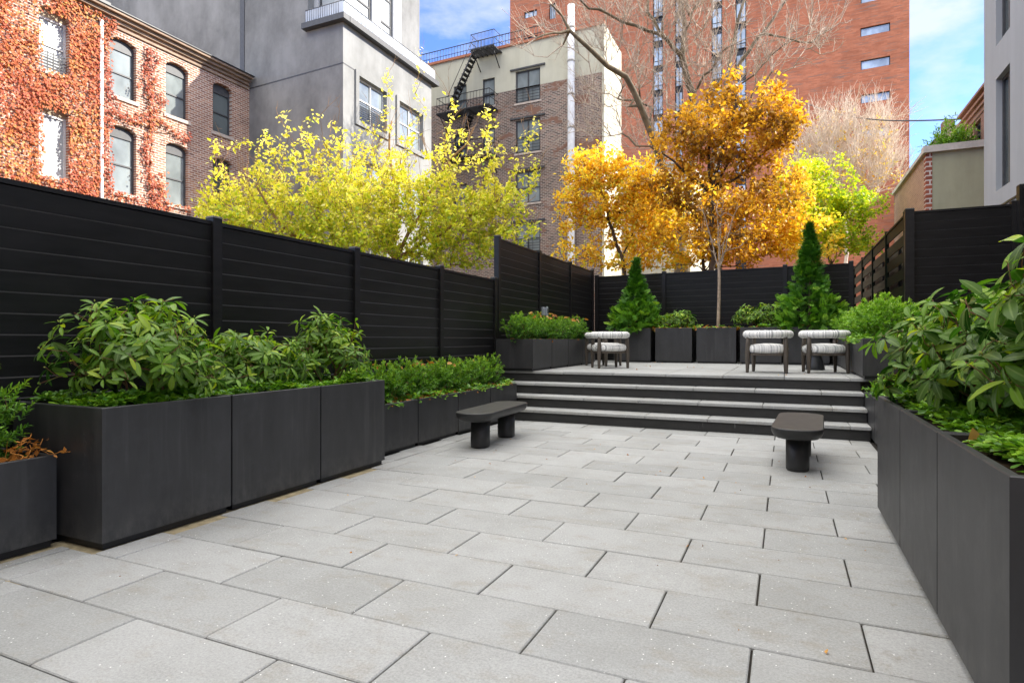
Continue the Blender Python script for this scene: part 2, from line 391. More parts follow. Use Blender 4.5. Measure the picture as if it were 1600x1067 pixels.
def npmesh(name, V, Fq, mat, parent=None, attrs=None, smooth=False, mi=None):
    """V (n,3) float, Fq (m,k) int with constant k"""
    V = np.asarray(V, dtype=np.float32).copy()
    if parent is not None:
        root = parent
        while root.parent: root = root.parent
        V -= np.array(ORG.get(root.name, (0,0,0)), dtype=np.float32)
    me = bpy.data.meshes.new(name); k = Fq.shape[1]; m = Fq.shape[0]
    me.vertices.add(len(V)); me.vertices.foreach_set('co', V.ravel())
    me.loops.add(m*k); me.loops.foreach_set('vertex_index', Fq.astype(np.int32).ravel())
    me.polygons.add(m); me.polygons.foreach_set('loop_start', np.arange(0, m*k, k, dtype=np.int32))
    try: me.polygons.foreach_set('loop_total', np.full(m, k, dtype=np.int32))
    except Exception: pass
    for mm in (mat if isinstance(mat, (list, tuple)) else [mat]): me.materials.append(mm)
    if mi is not None: me.polygons.foreach_set('material_index', np.asarray(mi, dtype=np.int32))
    if smooth: me.polygons.foreach_set('use_smooth', np.ones(m, dtype=bool))
    if attrs:
        for a, vals in attrs.items():
            at = me.attributes.new(a, 'FLOAT', 'POINT'); at.data.foreach_set('value', np.asarray(vals, dtype=np.float32))
    me.update(calc_edges=True)
    o = bpy.data.objects.new(name, me); COL.objects.link(o)
    if parent is not None: o.parent = parent
    return o

def unit(a): return a/np.maximum(1e-9, np.linalg.norm(a, axis=-1, keepdims=True))
def frames(d, up=None, roll=0):
    d = unit(d)
    ref = np.tile(np.array([0,0,1.]), (len(d),1)) if up is None else up
    bad = np.abs((d*ref).sum(1)) > .97
    ref = np.where(bad[:,None], np.array([1.,0,0]), ref)
    x = unit(np.cross(d, ref)); z = np.cross(x, d)
    if not np.isscalar(roll) or roll:
        c, s_ = np.cos(roll)[:,None], np.sin(roll)[:,None]
        x, z = x*c+z*s_, z*c-x*s_
    return x, d, z     # x across, y along, z normal
def instance(T, P, fr, scale):
    """T (k,3) template, P (n,3), frames -> (n*k,3)"""
    x, y, z = fr; s_ = np.asarray(scale).reshape(-1,1,1)
    V = P[:,None,:]+s_*(T[None,:,0:1]*x[:,None,:]+T[None,:,1:2]*y[:,None,:]+T[None,:,2:3]*z[:,None,:])
    return V.reshape(-1,3)
def inst_faces(Fq, n, k):
    return (Fq[None]+(np.arange(n)*k)[:,None,None]).reshape(-1, Fq.shape[1])

# leaf templates (y along leaf, z up)
LEAF_T = np.array([(0,0,0),(.30,.45,.07),(0,1,-.08),(-.30,.45,.07),(0,.45,-.02)], float)
LEAF_F = np.array([(0,1,4),(1,2,4),(2,3,4),(3,0,4)])
LOBE_T = np.array([(0,0,0),(.36,.30,.05),(.22,.70,0),(0,1,-.1),(-.22,.70,0),(-.36,.30,.05)], float)
LOBE_F = np.array([(0,1,2),(0,2,3),(0,3,4),(0,4,5)])
NEED_T = np.array([(-.12,0,0),(.12,0,0),(.15,.65,.05),(0,1,0),(-.15,.65,.05)], float)
NEED_F = np.array([(0,1,2),(0,2,4),(4,2,3)])
def rhodo_template():
    ts = [0,.12,.3,.5,.7,.88,1.]; w = [.02,.075,.125,.148,.135,.085,.0]
    V = []; rib = []
    for t, ww in zip(ts, w):
        z = -.28*t*t+.03*math.sin(t*3.1)
        for c, e in ((-1,.025),(-.5,.0),(0,-.018),(.5,.0),(1,.025)):
            V.append((ww*c, t, z+e*(.4+ww*5)-abs(c)**3*.02)); rib.append(1-abs(c)*.9)
    Fq = []
    for r in range(6):
        for c in range(4):
            a = r*5+c; Fq.append((a, a+1, a+6, a+5))
    return np.array(V), np.array(Fq), np.array(rib)
RH_T, RH_F, RH_R = rhodo_template()

def sticks(A, B, ra, rb, n=3):
    """vectorised tapered sticks A->B ; returns V, quads"""
    d = unit(B-A); x, y, z = frames(d)
    ang = np.arange(n)*2*np.pi/n
    c, s_ = np.cos(ang), np.sin(ang)
    off = c[None,:,None]*x[:,None,:]+s_[None,:,None]*z[:,None,:]
    V = np.concatenate([A[:,None,:]+off*np.asarray(ra).reshape(-1,1,1), B[:,None,:]+off*np.asarray(rb).reshape(-1,1,1)], axis=1)
    Fq = np.array([(i, (i+1) % n, n+(i+1) % n, n+i) for i in range(n)])
    return V.reshape(-1,3), inst_faces(Fq, len(A), 2*n)

class Tree:
    """branching skeleton: fixed limbs first, then every target point is reached from the cheapest node"""
    def __init__(s): s.P = []; s.par = []; s.L = []; s.D = []; s.fix = []
    def node(s, p, par, r=0):
        p = np.asarray(p, float)
        s.P.append(p); s.par.append(par); s.fix.append(r)
        if par < 0: s.L.append(0.); s.D.append(np.array([0,0,1.]))
        else:
            d = p-s.P[par]; l = np.linalg.norm(d); s.L.append(s.L[par]+l); s.D.append(d/max(l, 1e-6))
        return len(s.P)-1
    def limb(s, pts, par=-1, r=(0,0), seg=.35, wob=.04):
        pts = [np.asarray(p, float) for p in pts]; k = par
        if par < 0: k = s.node(pts[0], -1, r[0]); rest = pts[1:]; prev = pts[0]
        else: rest = pts; prev = s.P[par]
        tot = sum(np.linalg.norm(b-a) for a, b in zip([prev]+rest[:-1], rest)); acc = 0
        for p in rest:
            l = np.linalg.norm(p-prev); n = max(1, int(l/seg))
            for i in range(1, n+1):
                q = prev+(p-prev)*i/n+(G.normal(size=3)*wob*seg*3 if i < n else 0)
                acc += l/n; k = s.node(q, k, r[0]+(r[1]-r[0])*acc/max(tot, 1e-6) if r[0] else 0)
            prev = p
        return k
    def grow(s, T, bf=.3, seg=.3, minz=None, curve=.35, wob=.05):
        root = s.P[0]; T = T[np.argsort(np.linalg.norm(T-root, axis=1))]
        for t in T:
            A = np.array(s.P); Ls = np.array(s.L)
            d = np.linalg.norm(A-t, axis=1); cost = d+bf*Ls
            if minz is not None: cost = np.where(A[:,2] < minz, 1e9, cost)
            k = int(np.argmin(cost)); dist = d[k]
            if dist < .03: continue
            n = max(1, int(round(dist/seg))); p0 = s.P[k]; c = p0+s.D[k]*dist*curve
            kk = k
            for i in range(1, n+1):
                u = i/n; q = (1-u)**2*p0+2*u*(1-u)*c+u*u*t
                if i < n: q = q+G.normal(size=3)*wob*seg
                kk = s.node(q, kk)
    def radii(s, tip=.006, ex=2.4, mx=.3):
        n = len(s.P); acc = np.zeros(n); ch = np.zeros(n, int)
        for i in range(n-1, 0, -1):
            if acc[i] == 0: acc[i] = tip**ex
            acc[s.par[i]] += acc[i]; ch[s.par[i]] += 1
        if acc[0] == 0: acc[0] = tip**ex
        s.r = np.minimum(acc**(1/ex), mx)
        fx = np.array(s.fix); s.r = np.where(fx > 0, fx, s.r); s.ch = ch
        return s.r
    def sprays(s, n, ln, rmax=.05, up=.6, side=4, minz=0, tips=False):
        P = np.array(s.P); par = np.array(s.par); ok = np.where((s.r < rmax) & (par >= 0) & (P[:,2] > minz))[0]
        k = G.choice(ok, n); base = P[k]; bd = unit(P[k]-P[par[k]])
        d = unit(bd*.8+np.array([0,0,up])+G.normal(size=(n,3))*.45); l = ln*(.45+.9*G.random(n))[:,None]
        m1 = base+d*l*.5+G.normal(size=(n,3))*l*.04; m2 = base+d*l+np.array([0,0,.12])*l+G.normal(size=(n,3))*l*.05
        A = [base, m1]; B = [m1, m2]; ra = [np.full(n, 1.), np.full(n, .75)]; rb = [np.full(n, .75), np.full(n, .35)]
        for q in range(side):
            t = (.2+.7*G.random((n,1))); st = np.where(t < .5, base+(m1-base)*t*2, m1+(m2-m1)*(t-.5)*2)
            dd = unit(d+G.normal(size=(n,3))*.55+np.array([0,0,.25])); A.append(st); B.append(st+dd*l*(.25+.35*G.random((n,1)))); ra.append(np.full(n,.6)); rb.append(np.full(n,.3))
        return np.concatenate(A), np.concatenate(B), np.concatenate(ra), np.concatenate(rb)
    def segs(s):
        i = np.arange(1, len(s.P)); par = np.array(s.par)[1:]; P = np.array(s.P)
        return P[par], P[i], np.minimum(s.r[par], s.r[i]*1.6+.004), s.r[i]
    def wood(s, name, mat, parent, thin_mat=None, lim=.02, spray=None, tr_=.006):
        A, B, ra, rb = s.segs()
        if spray is not None:
            A = np.concatenate([A, spray[0]]); B = np.concatenate([B, spray[1]]); ra = np.concatenate([ra, spray[2]*tr_]); rb = np.concatenate([rb, spray[3]*tr_])
        out = []
        big = rb > lim
        Vs = []; Fs = []; mi = []; off = 0
        for msk, n, m_ in ((big, 8, 0), (~big, 3, 1 if thin_mat else 0)):
            if msk.sum() == 0: continue
            ext = unit(B[msk]-A[msk])*(ra[msk]*.25)[:,None]
            V, Fq = sticks(A[msk]-ext, B[msk]+ext, ra[msk], rb[msk], n)
            Vs.append(V); Fs.append(Fq+off); off += len(V); mi += [m_]*len(Fq)
        return npmesh(name, np.concatenate(Vs), np.concatenate(Fs), [mat]+([thin_mat] if thin_mat else []), parent, smooth=True, mi=mi)
    def leaf_pts(s, n, maxr=.02, spread=.1, thin=None):
        A, B, ra, rb = s.segs(); ok = np.where(rb < maxr)[0]
        k = G.choice(ok, n); t = G.random((n,1))
        P = A[k]+(B[k]-A[k])*t
        if thin is not None:
            m = (P[:,2] < thin[0]) | (G.random(n) < thin[1]); P = P[m]; k = k[m]; n = len(P)
        return P+G.normal(size=(n,3))*spread, unit(B[k]-A[k])

def ellip(els, d, n, dep=.75, power=.45):
    """random points in ellipsoids given in photo pixels at distance d"""
    w = np.array([e[2]*e[3]*(e[4] if len(e) > 4 else 1) for e in els], float); w /= w.sum()
    out = []
    for e, c in zip(els, G.multinomial(n, w)):
        dd = d+(e[5] if len(e) > 5 else 0)
        v = unit(G.normal(size=(c,3)))*G.random((c,1))**power
        for a in v:
            rr = (e[2]+e[3])/2*dd/F*dep
            out.append(atd(e[0]+a[0]*e[2], e[1]-a[1]*e[3], dd+a[2]*rr))
    return np.array([tuple(p) for p in out])

def leaves(name, P, D, size, mat, parent, T=LEAF_T, Fq=LEAF_F, tint=None, droop=.3, outc=None, jit=.9):
    n = len(P)
    d = D*.6+G.normal(size=(n,3))*jit; d[:,2] -= droop
    fr = frames(d, roll=G.normal(size=n)*.7)
    sc = size*(.65+.7*G.random(n))
    V = instance(T, P, fr, sc)
    t = np.repeat(tint if tint is not None else G.random(n), len(T))
    return npmesh(name, V, inst_faces(Fq, n, len(T)), mat, parent, attrs={'tint': np.clip(t, 0, 1)})

# ------------------------------------------------------------------ ground and paving
def plane(name, x0, x1, y0, y1, z, mat):
    b = MB().add([(x0,y0,z),(x1,y0,z),(x1,y1,z),(x0,y1,z)], [(0,1,2,3)])
    return tag(b.build(name, mat), kind='structure')
plane('ground', -400, 400, -400, 400, -.06, M['earth'])
plane('paving_bed', -5.1, 1.9, -3, 9.0, -.012, M['joint'])
plane('sand_edging', -4.3, -3.72, -3, 5.2, -.008, M['sand'])

def pavers(name, x_lo, x_hi, y_lo, y_hi, z, th, y0, t, phases, w, gap=.007, lip=.005):
    mb = MB(); tint = []
    k = int(math.floor((y_lo-y0)/t))
    r = random.Random(5)
    while y0+k*t < y_hi-.01:
        ya, yb = max(y_lo, y0+k*t)+gap/2, min(y_hi, y0+(k+1)*t)-gap/2
        ph = phases[k % 2]; n = int(math.floor((x_lo-ph)/w))
        xl = x_lo if k % 2 or name != 'patio' or ya > 5.15 or ya < 2.2 else x_lo+.095
        while ph+n*w < x_hi:
            xa, xb = max(xl, ph+n*w)+gap/2+r.uniform(0,.002), min(x_hi, ph+(n+1)*w)-gap/2-r.uniform(0,.002)
            if xb-xa > .04 and yb-ya > .04:
                dz = r.uniform(-.0025, .0025)
                v0 = len(mb.v)
                mb.box(xa, xb, ya, yb, z-th, z+dz, 0, lip)
                tint += [r.random()]*(len(mb.v)-v0)
            n += 1
        k += 1
    mb.attr['tint'] = tint
    return mb
TW, TT, TY0 = .8775, .4470, .0575
mb = pavers('patio', -3.84, .98, -2.2, 8.93, 0, .04, TY0, TT, (-.562, -.130), TW)
tag(mb.build('patio_paving', M['paver']), kind='structure')
mb = pavers('p', -4.12, -3.845, 5.2, 8.93, 0, .04, TY0, TT, (-.562, -.130), TW)
tag(mb.build('patio_paving', M['paver']), kind='structure')
# strip of paving in front of the low planter at the left
mb = pavers('p', -4.16, -3.845, -2.2, 2.31, 0, .04, TY0, TT, (-.562, -.130), TW)
tag(mb.build('patio_paving', M['paver']), kind='structure')

# ------------------------------------------------------------------ steps and upper terrace
TZ = .74; YS = [8.90, 9.28, 9.66, 10.04]
st = thing('terrace_steps', (-1.5, 8.9, 0), 'four wide charcoal steps with pale concrete slab treads up to the upper terrace', 'steps')
XR = 1.0
XL = [-4.05, -4.35, -4.55, -4.86]
for i in range(4):
    z1 = .185*(i+1)
    mb = MB().box(XL[i]+.02, XR-.01, YS[i]+.03, (YS[i+1]+.06) if i < 3 else YS[i]+.5, z1-.185 if i == 0 else .0, z1-.042)
    mb.build('riser', M['riser'], st)
    if i < 3:
        mb = MB(); tint = []; x = XL[i]; ph = (-.12, -.30, -.42)[i]; k = int(math.floor((x-ph)/.885)); 
        while ph+k*.885 < XR:
            a, b_ = max(x, ph+k*.885), min(XR, ph+(k+1)*.885)
            if b_-a > .05:
                v0 = len(mb.v); mb.box(a+.003, b_-.003, YS[i], YS[i+1]+.035, z1-.042, z1+rnd.uniform(-.001,.001), 0, .006); tint += [rnd.random()]*(len(mb.v)-v0)
            k += 1
        mb.attr['tint'] = tint
        mb.build('tread', M['paver'], st)
mb = pavers('t', -4.9, 2.0, 10.04, 16.2, TZ, .042, 10.04, .885, (-.02, -.02), .885, .007, .006)
tag(mb.build('terrace_paving', M['paver']), kind='structure')
mb = MB().box(-5.0, 2.05, 10.12, 16.6, .0, TZ-.045)
tag(mb.build('terrace_base', M['joint']), kind='structure')

# ------------------------------------------------------------------ planters
def planter(x0, x1, y0, y1, z0, z1, label, group, soil=True):
    t = thing('planter_box', ((x0+x1)/2, (y0+y1)/2, z0), label, 'planter', group)
    g = .004; x0 += 0; y0 += g; y1 -= g
    w = .035; b = .004
    mb = MB()
    za, zb = z0+.045, z1
    o = [(x0,y0),(x1,y0),(x1,y1),(x0,y1)]; i_ = [(x0+w,y0+w),(x1-w,y0+w),(x1-w,y1-w),(x0+w,y1-w)]
    def ins(c, k): return [(c[0][0]+k,c[0][1]+k),(c[1][0]-k,c[1][1]+k),(c[2][0]-k,c[2][1]-k),(c[3][0]+k,c[3][1]-k)]
    rs = [[(*p, za) for p in o], [(*p, zb-b) for p in o], [(*p, zb) for p in ins(o, b)], [(*p, zb) for p in ins(i_, -b)], [(*p, zb-b) for p in i_], [(*p, zb-.16) for p in i_]]
    mb.rings(rs, 0, False, cap=False); mb.add([(*p, za) for p in o], [(3,2,1,0)])
    mb.build('shell', M['planter'], t)
    MB().box(x0+.025, x1-.025, y0+.02, y1-.02, z0, za+.001).build('plinth', M['plinth'], t)
    nx, ny = 9, 9; V = []; Fq = []
    for a in range(nx):
        for c in range(ny):
            V.append((x0+w+(x1-x0-2*w)*a/(nx-1), y0+w+(y1-y0-2*w)*c/(ny-1), zb-.06+rnd.uniform(-.012,.02)))
    for a in range(nx-1):
        for c in range(ny-1): k = a*ny+c; Fq.append((k, k+ny, k+ny+1, k+1))
    MB().add(V, Fq, 0, True).build('soil', M['soil'], t)
    return t
ord3 = ['nearest', 'middle', 'farthest']
for i in range(3):
    y = 2.33+i*.962
    planter(-4.79, -3.83, y, y+.955, 0, .88, 'tall charcoal planter by the left fence under rhododendrons, %s of three' % ord3[i], 'tall planters on the left')
for i in range(4):
    y = 5.25+i*.99
    planter(-4.86, -4.09, y, y+.98, 0, .575, 'low charcoal yew planter by the left fence, %s' % ['first, touching the tall planters', 'second beyond the tall planters', 'third, behind the left bench', 'last, touching the steps'][i], 'low planters on the left')
for i in range(2):
    y = 2.30-(i+1)*1.0
    planter(-4.9, -4.2, y, y+.985, 0, .575, 'low charcoal planter at the left edge %s' % ['with a dry orange plant, touching the tall planter', 'nearest the camera'][i], 'low planters on the left')
for i in range(3):
    y = 5.285-(i+1)*.985
    planter(.63, 1.60, y, y+.98, 0, .88, 'tall charcoal planter on the right under big rhododendrons, %s of three' % ['farthest', 'middle', 'nearest'][i], 'tall planters on the right')
for i in range(4):
    y = 5.35+i*1.1
    planter(1.0, 1.80, y, y+1.09, 0, .575, 'low charcoal planter on the right, %s' % ['first beyond the tall planters', 'second beyond the tall planters', 'third beyond the tall planters', 'last, beside the steps'][i], 'low planters on the right')
for i in range(5):
    y = 9.98+i*.97
    if i > 3: break
    planter(-4.86, -4.12, y, y+.96, TZ, TZ+.575, 'low charcoal terrace planter by the left fence, %s from the steps' % ['first', 'second', 'third', 'fourth'][i], 'low planters on the upper terrace')
for i in range(4):
    y = 9.9+i*1.28
    planter(1.0, 1.78, y, y+1.27, TZ, TZ+.58, 'low charcoal terrace planter by the slatted fence, %s from the steps' % ['first', 'second', 'third', 'fourth'][i], 'low planters on the upper terrace')
BP = [(-3.98,-3.05),(-2.93,-2.06),(-1.95,-1.06),(-.97,-.09),(.0,.88)]
bl = ['with the left cone-shaped arborvitae', 'with a small round rhododendron, left of the sapling', 'holding the thin bare sapling', 'with a small dark shrub, right of the sapling', 'with the right cone-shaped arborvitae']
for (a, b_), l in zip(BP, bl):
    planter(a, b_, 15.0, 15.88, TZ, TZ+.85, 'square charcoal planter along the back fence %s' % l, 'square planters along the back fence')

# ------------------------------------------------------------------ fences
def fence_run(name, A, B, zb, zt, posts, label, board=.149, thick=.045, pw=.10, mat='fence', side=1, group=None, gaps=None):
    """A,B plan points; posts: list of distances along A->B; side: which side boards' grooves face"""
    A = Vector((A[0], A[1], 0)); B = Vector((B[0], B[1], 0)); e = (B-A).normalized(); n = Vector((e.y, -e.x, 0))*side
    t = thing(name, (A.x, A.y, zb), label, 'fence', group)
    def P(u, dpt, z): q = A+e*u+n*dpt; return (q.x, q.y, z)
    for u in posts:
        mb = MB(); h = pw/2
        mb.hexa([P(u-h,-h,zb),P(u+h,-h,zb),P(u+h,h,zb),P(u-h,h,zb),P(u-h,-h,zt+.03),P(u+h,-h,zt+.03),P(u+h,h,zt+.03),P(u-h,h,zt+.03)])
        k = h+.006
        mb.hexa([P(u-k,-k,zt+.03),P(u+k,-k,zt+.03),P(u+k,k,zt+.03),P(u-k,k,zt+.03),P(u-k*.8,-k*.8,zt+.05),P(u+k*.8,-k*.8,zt+.05),P(u+k*.8,k*.8,zt+.05),P(u-k*.8,k*.8,zt+.05)])
        mb.build('post', M[mat], t)
    for u0, u1 in zip(posts[:-1], posts[1:]):
        a, b_ = u0+pw/2-.002, u1-pw/2+.002
        mb = MB(); z = zt-.035
        mb.hexa([P(a,-.028,z),P(b_,-.028,z),P(b_,.028,z),P(a,.028,z),P(a,-.028,zt),P(b_,-.028,zt),P(b_,.028,zt),P(a,.028,zt)])
        h = thick/2
        if gaps is None:
            while z > zb+.02:
                z0 = max(zb, z-board)
                prof = [(-h,z0),(-h,z),(h-.016,z),(h-.014,z-.001),(h,z-.011),(h-.013,z0)]
                ra = [P(a,d,zz) for d, zz in prof]; rb = [P(b_,d,zz) for d, zz in prof]
                mb.rings([ra, rb], 0, False)
                z = z0
        else:
            while z > zb+.05:
                z0 = z-board
                mb.hexa([P(a,-h,z0),P(b_,-h,z0),P(b_,h,z0),P(a,h,z0),P(a,-h,z),P(b_,-h,z),P(b_,h,z),P(a,h,z)])
                z = z0-gaps
        mb.build('panel', M[mat], t)
    return t, P
def posts(a, b, step):
    o = [a]
    while o[-1]+step < b+.01: o.append(o[-1]+step)
    return o
XF = -4.95
# long low run (posts measured along +Y from -2.05)
fence_run('privacy_fence', (XF, -2.05), (XF, 10.2), 0, 2.42, [0,2.05,4.1,6.1,8.15,10.2,12.14], 'long black board fence on the left with pale groove lines behind the tall planters', side=1)
fl, Pf = fence_run('privacy_fence', (XF, 10.22), (XF, 16.5), TZ-.2, 3.22, [0.02,2.1,4.2,6.1], 'taller black board fence left of the upper terrace, small grey box on it', side=1)
fence_run('privacy_fence', (-4.85, 16.48), (1.42, 15.98), TZ-.2, 3.08, [0.0,1.9,3.3,4.85,6.25], 'black board fence closing the back of the terrace behind the square planters', side=1)
# right side
fence_run('corner_fence', (1.88, 11.93), (3.42, 11.93), TZ-.2, 3.44, [0,1.42], 'tall black solid fence panel at the right with a thick corner post', side=1, pw=.13)
fence_run('side_fence', (3.36, 11.8), (3.36, 6.0), .0, 3.66, [0,1.9,3.8,5.7], 'tall black fence at the far right edge running toward the camera', side=1, pw=.14)
fence_run('slatted_fence', (1.85, 12.05), (1.85, 20.6), TZ-.2, 3.42, [0.0,2.08,4.16,6.24,8.3], 'dark olive slatted fence with open gaps receding on the right', board=.185, thick=.02, pw=.07, mat='fence2', gaps=.10)
fence_run('neighbour_fence', (2.1, 12.0), (2.1, 21.0), 0, 3.15, [0.0,2.2,4.4,6.6,8.8], 'plain dark fence behind the lower half of the slatted fence', side=-1)
# small outlet box on the fence
q = atx(849, 486, XF+.06)
t = thing('junction_box', q, 'small pale grey junction box on the tall left fence above the hedge', 'junction box')
MB().box(q.x-.01, q.x+.05, q.y-.10, q.y+.10, q.z-.09, q.z+.08, 0, .01).build('box', M['galv'], t)
MB().box(q.x+.05, q.x+.075, q.y+.02, q.y+.12, q.z-.10, q.z+.10, 0, .01).build('cover', M['galv'], t)
MB().box(q.x+.075, q.x+.079, q.y+.05, q.y+.09, q.z-.05, q.z+.05).build('socket_plate', M['dark'], t)

# ------------------------------------------------------------------ benches
def rrect(L, W, r, n=8):
    pts = []
    for cx, cy, a0 in ((W/2-r, L/2-r, 0), (-W/2+r, L/2-r, 90), (-W/2+r, -L/2+r, 180), (W/2-r, -L/2+r, 270)):
        for i in range(n+1):
            a = R(a0+90*i/n); pts.append((cx+r*math.cos(a), cy+r*math.sin(a)))
    return pts
def bench(x, y, rot, label):
    t = thing('bench', (0,0,0), label, 'bench', 'black benches on the paving')
    L, W, H = 1.55, .47, .445
    prof = [(0,.0,1),( .0,-.010,0),(.006,-.045,0),(.022,-.075,0),(.05,-.10,0),(.09,-.112,0)]
    mb = MB()
    def ring(i, z): return [(px, py, H+z) for px, py in rrect(L-2*i, W-2*i, .20-i*.9)]
    rs = [ring(.008,0), ring(.001,-.006), ring(0,-.014), ring(.004,-.045), ring(.02,-.078), ring(.048,-.102), ring(.09,-.112)]
    n = len(rs[0]); vs = [p for r_ in rs for p in r_]
    mb.add(vs, [tuple(range(n))], 1)
    fs = []
    for k in range(len(rs)-1):
        for i in range(n):
            j = (i+1) % n; fs.append((k*n+i, (k+1)*n+i, (k+1)*n+j, k*n+j))
    fs.append(tuple((len(rs)-1)*n+i for i in range(n-1,-1,-1)))
    mb.f += fs; mb.m += [0]*len(fs); mb.sm += [True]*len(fs)
    mb.sm[0] = False
    mb.build('seat', [M['bench'], M['benchtop']], t)
    for s in (-1, 1):
        mb = MB(); cy = s*.42
        def lr(i, z): return [(px, py+cy, z) for px, py in rrect(.26-2*i, .215-2*i, .105-i*.9, 6)]
        mb.rings([lr(.012,0), lr(.002,.012), lr(0,.03), lr(0,H-.108)], 0, True)
        mb.build('leg', M['bench'], t)
    t.location = (x, y, 0); t.rotation_euler = (0,0,rot)
    return t
bench(-3.40, 6.93, R(3), 'black bench with rounded ends at the left in front of the yew planters')
bench(.13, 7.10, R(-3), 'black bench with rounded ends at the right in front of the steps')

# ------------------------------------------------------------------ chairs and table
def lounge_chair(label):
    t = thing('lounge_chair', (0,0,0), label, 'chair', 'lounge chairs with striped cushions')
    # back bolster: C-shaped tube, open to +Y
    mb = MB(); n = 16; rr = .335; a0, a1 = R(128), R(412)
    path = []; K = 34
    for i in range(K+1):
        a = a0+(a1-a0)*i/K
        path.append((rr*math.cos(a), rr*math.sin(a)*.96, .655))
    rs = []; stripe = []
    s_acc = 0
    ends = [(0,.25),(.012,.6),(.035,.88)]
    seq = []
    tan0 = Vector(path[0])-Vector(path[1]); tan0.normalize(); tan1 = Vector(path[-1])-Vector(path[-2]); tan1.normalize()
    for off, k in ((.062,.05),(.055,.45),(.035,.8)): seq.append((Vector(path[0])+tan0*off, k, tan0))
    for i, p in enumerate(path):
        tg = Vector(path[min(i+1,K)])-Vector(path[max(i-1,0)]); seq.append((Vector(p), 1, tg.normalized()))
    for off, k in ((.035,.8),(.055,.45),(.062,.05)): seq.append((Vector(path[-1])+tan1*off, k, tan1))
    prev = None
    for c, k, tg in seq:
        if prev is not None: s_acc += (c-prev).length
        prev = c
        tx = Vector((tg.y, -tg.x, 0)).normalized()
        wob = 1+.03*math.sin(s_acc*60)
        rs.append([c+tx*(.070*k*wob*math.cos(j*2*math.pi/n))+Vector((0,0,.066*k*wob*math.sin(j*2*math.pi/n))) for j in range(n)])
        stripe += [s_acc*.9]*n
    mb.rings(rs, 0, True); mb.attr['stripe'] = stripe
    mb.build('backrest', M['fabric'], t)
    # seat cushion
    mb = MB(); prof = [(.05,.0),(.28,.0),(.310,.022),(.322,.068),(.310,.112),(.27,.138),(.16,.158),(.05,.165)]
    n = 36; rs = []; stripe = []
    for r_, z in prof:
        ring = []
        for a in range(n):
            an = a*2*math.pi/n; sq = 1/(abs(math.cos(an))**3.2+abs(math.sin(an))**3.2)**(1/3.2)
            ring.append((r_*sq*math.cos(an), r_*sq*math.sin(an)*.98+.02, .335+z)); stripe.append(r_*sq*math.cos(an)*1.0+ring[-1][1]*.35+2)
        rs.append(ring)
    mb.rings(rs, 0, True); mb.attr['stripe'] = stripe
    mb.build('seat_cushion', M['fabric'], t)
    mb = MB()
    mb.rings([[(p[0]*k, p[1]*k, z) for p in [(x_, y_+.02) for x_, y_ in rrect(.56,.56,.12,5)]] for k, z in ((.96,.295),(1,.30),(1,.333),(.97,.336))], 0, False)
    mb.build('seat_frame', M['wood'], t)
    for lx, ly in ((-.305,-.20),(.305,-.20),(-.26,.27),(.26,.27)):
        mb = MB(); prof = [(.023,0),(.026,.02),(.038,.25),(.042,.36),(.038,.48),(.028,.62)]
        n = 10; rs = [[(lx*(1-.04*(z/.6))+r_*math.cos(a*2*math.pi/n), ly*(1-.04*(z/.6))+r_*math.sin(a*2*math.pi/n), z) for a in range(n)] for r_, z in prof]
        mb.rings(rs, 0, True); mb.build('leg', M['wood'], t)
    return t
CH_LAB = ['striped lounge chair on the terrace, left one of the pair at the right',
          'striped lounge chair at the right of the terrace in front of the small black table',
          'striped lounge chair standing in front of the left terrace planters',
          'striped lounge chair mostly hidden behind another chair at the left of the terrace']
spots = [(-.28, 11.22, R(-4)), (.60, 11.58, R(14)), (-3.22, 11.82, R(38)), (-3.62, 12.75, R(-30))]
c0 = lounge_chair(CH_LAB[0])
for i, (x, y, a) in enumerate(spots):
    c = c0 if i == 0 else copy_tree(c0)
    c['label'] = CH_LAB[i]; c.location = (x, y, TZ); c.rotation_euler = (0,0,a)
t = thing('side_table', (.50,12.62,TZ), 'small black hourglass side table partly hidden behind the right lounge chair', 'table')
MB().lathe((.50,12.62,TZ), [(.001,.0),(.165,.0),(.168,.01),(.155,.08),(.115,.23),(.11,.26),(.135,.30)], 28).build('pedestal', M['table'], t)
MB().lathe((.50,12.62,TZ), [(.135,.30),(.22,.40),(.235,.43),(.235,.445),(.22,.45),(.001,.45)], 28).build('table_top', M['table'], t)

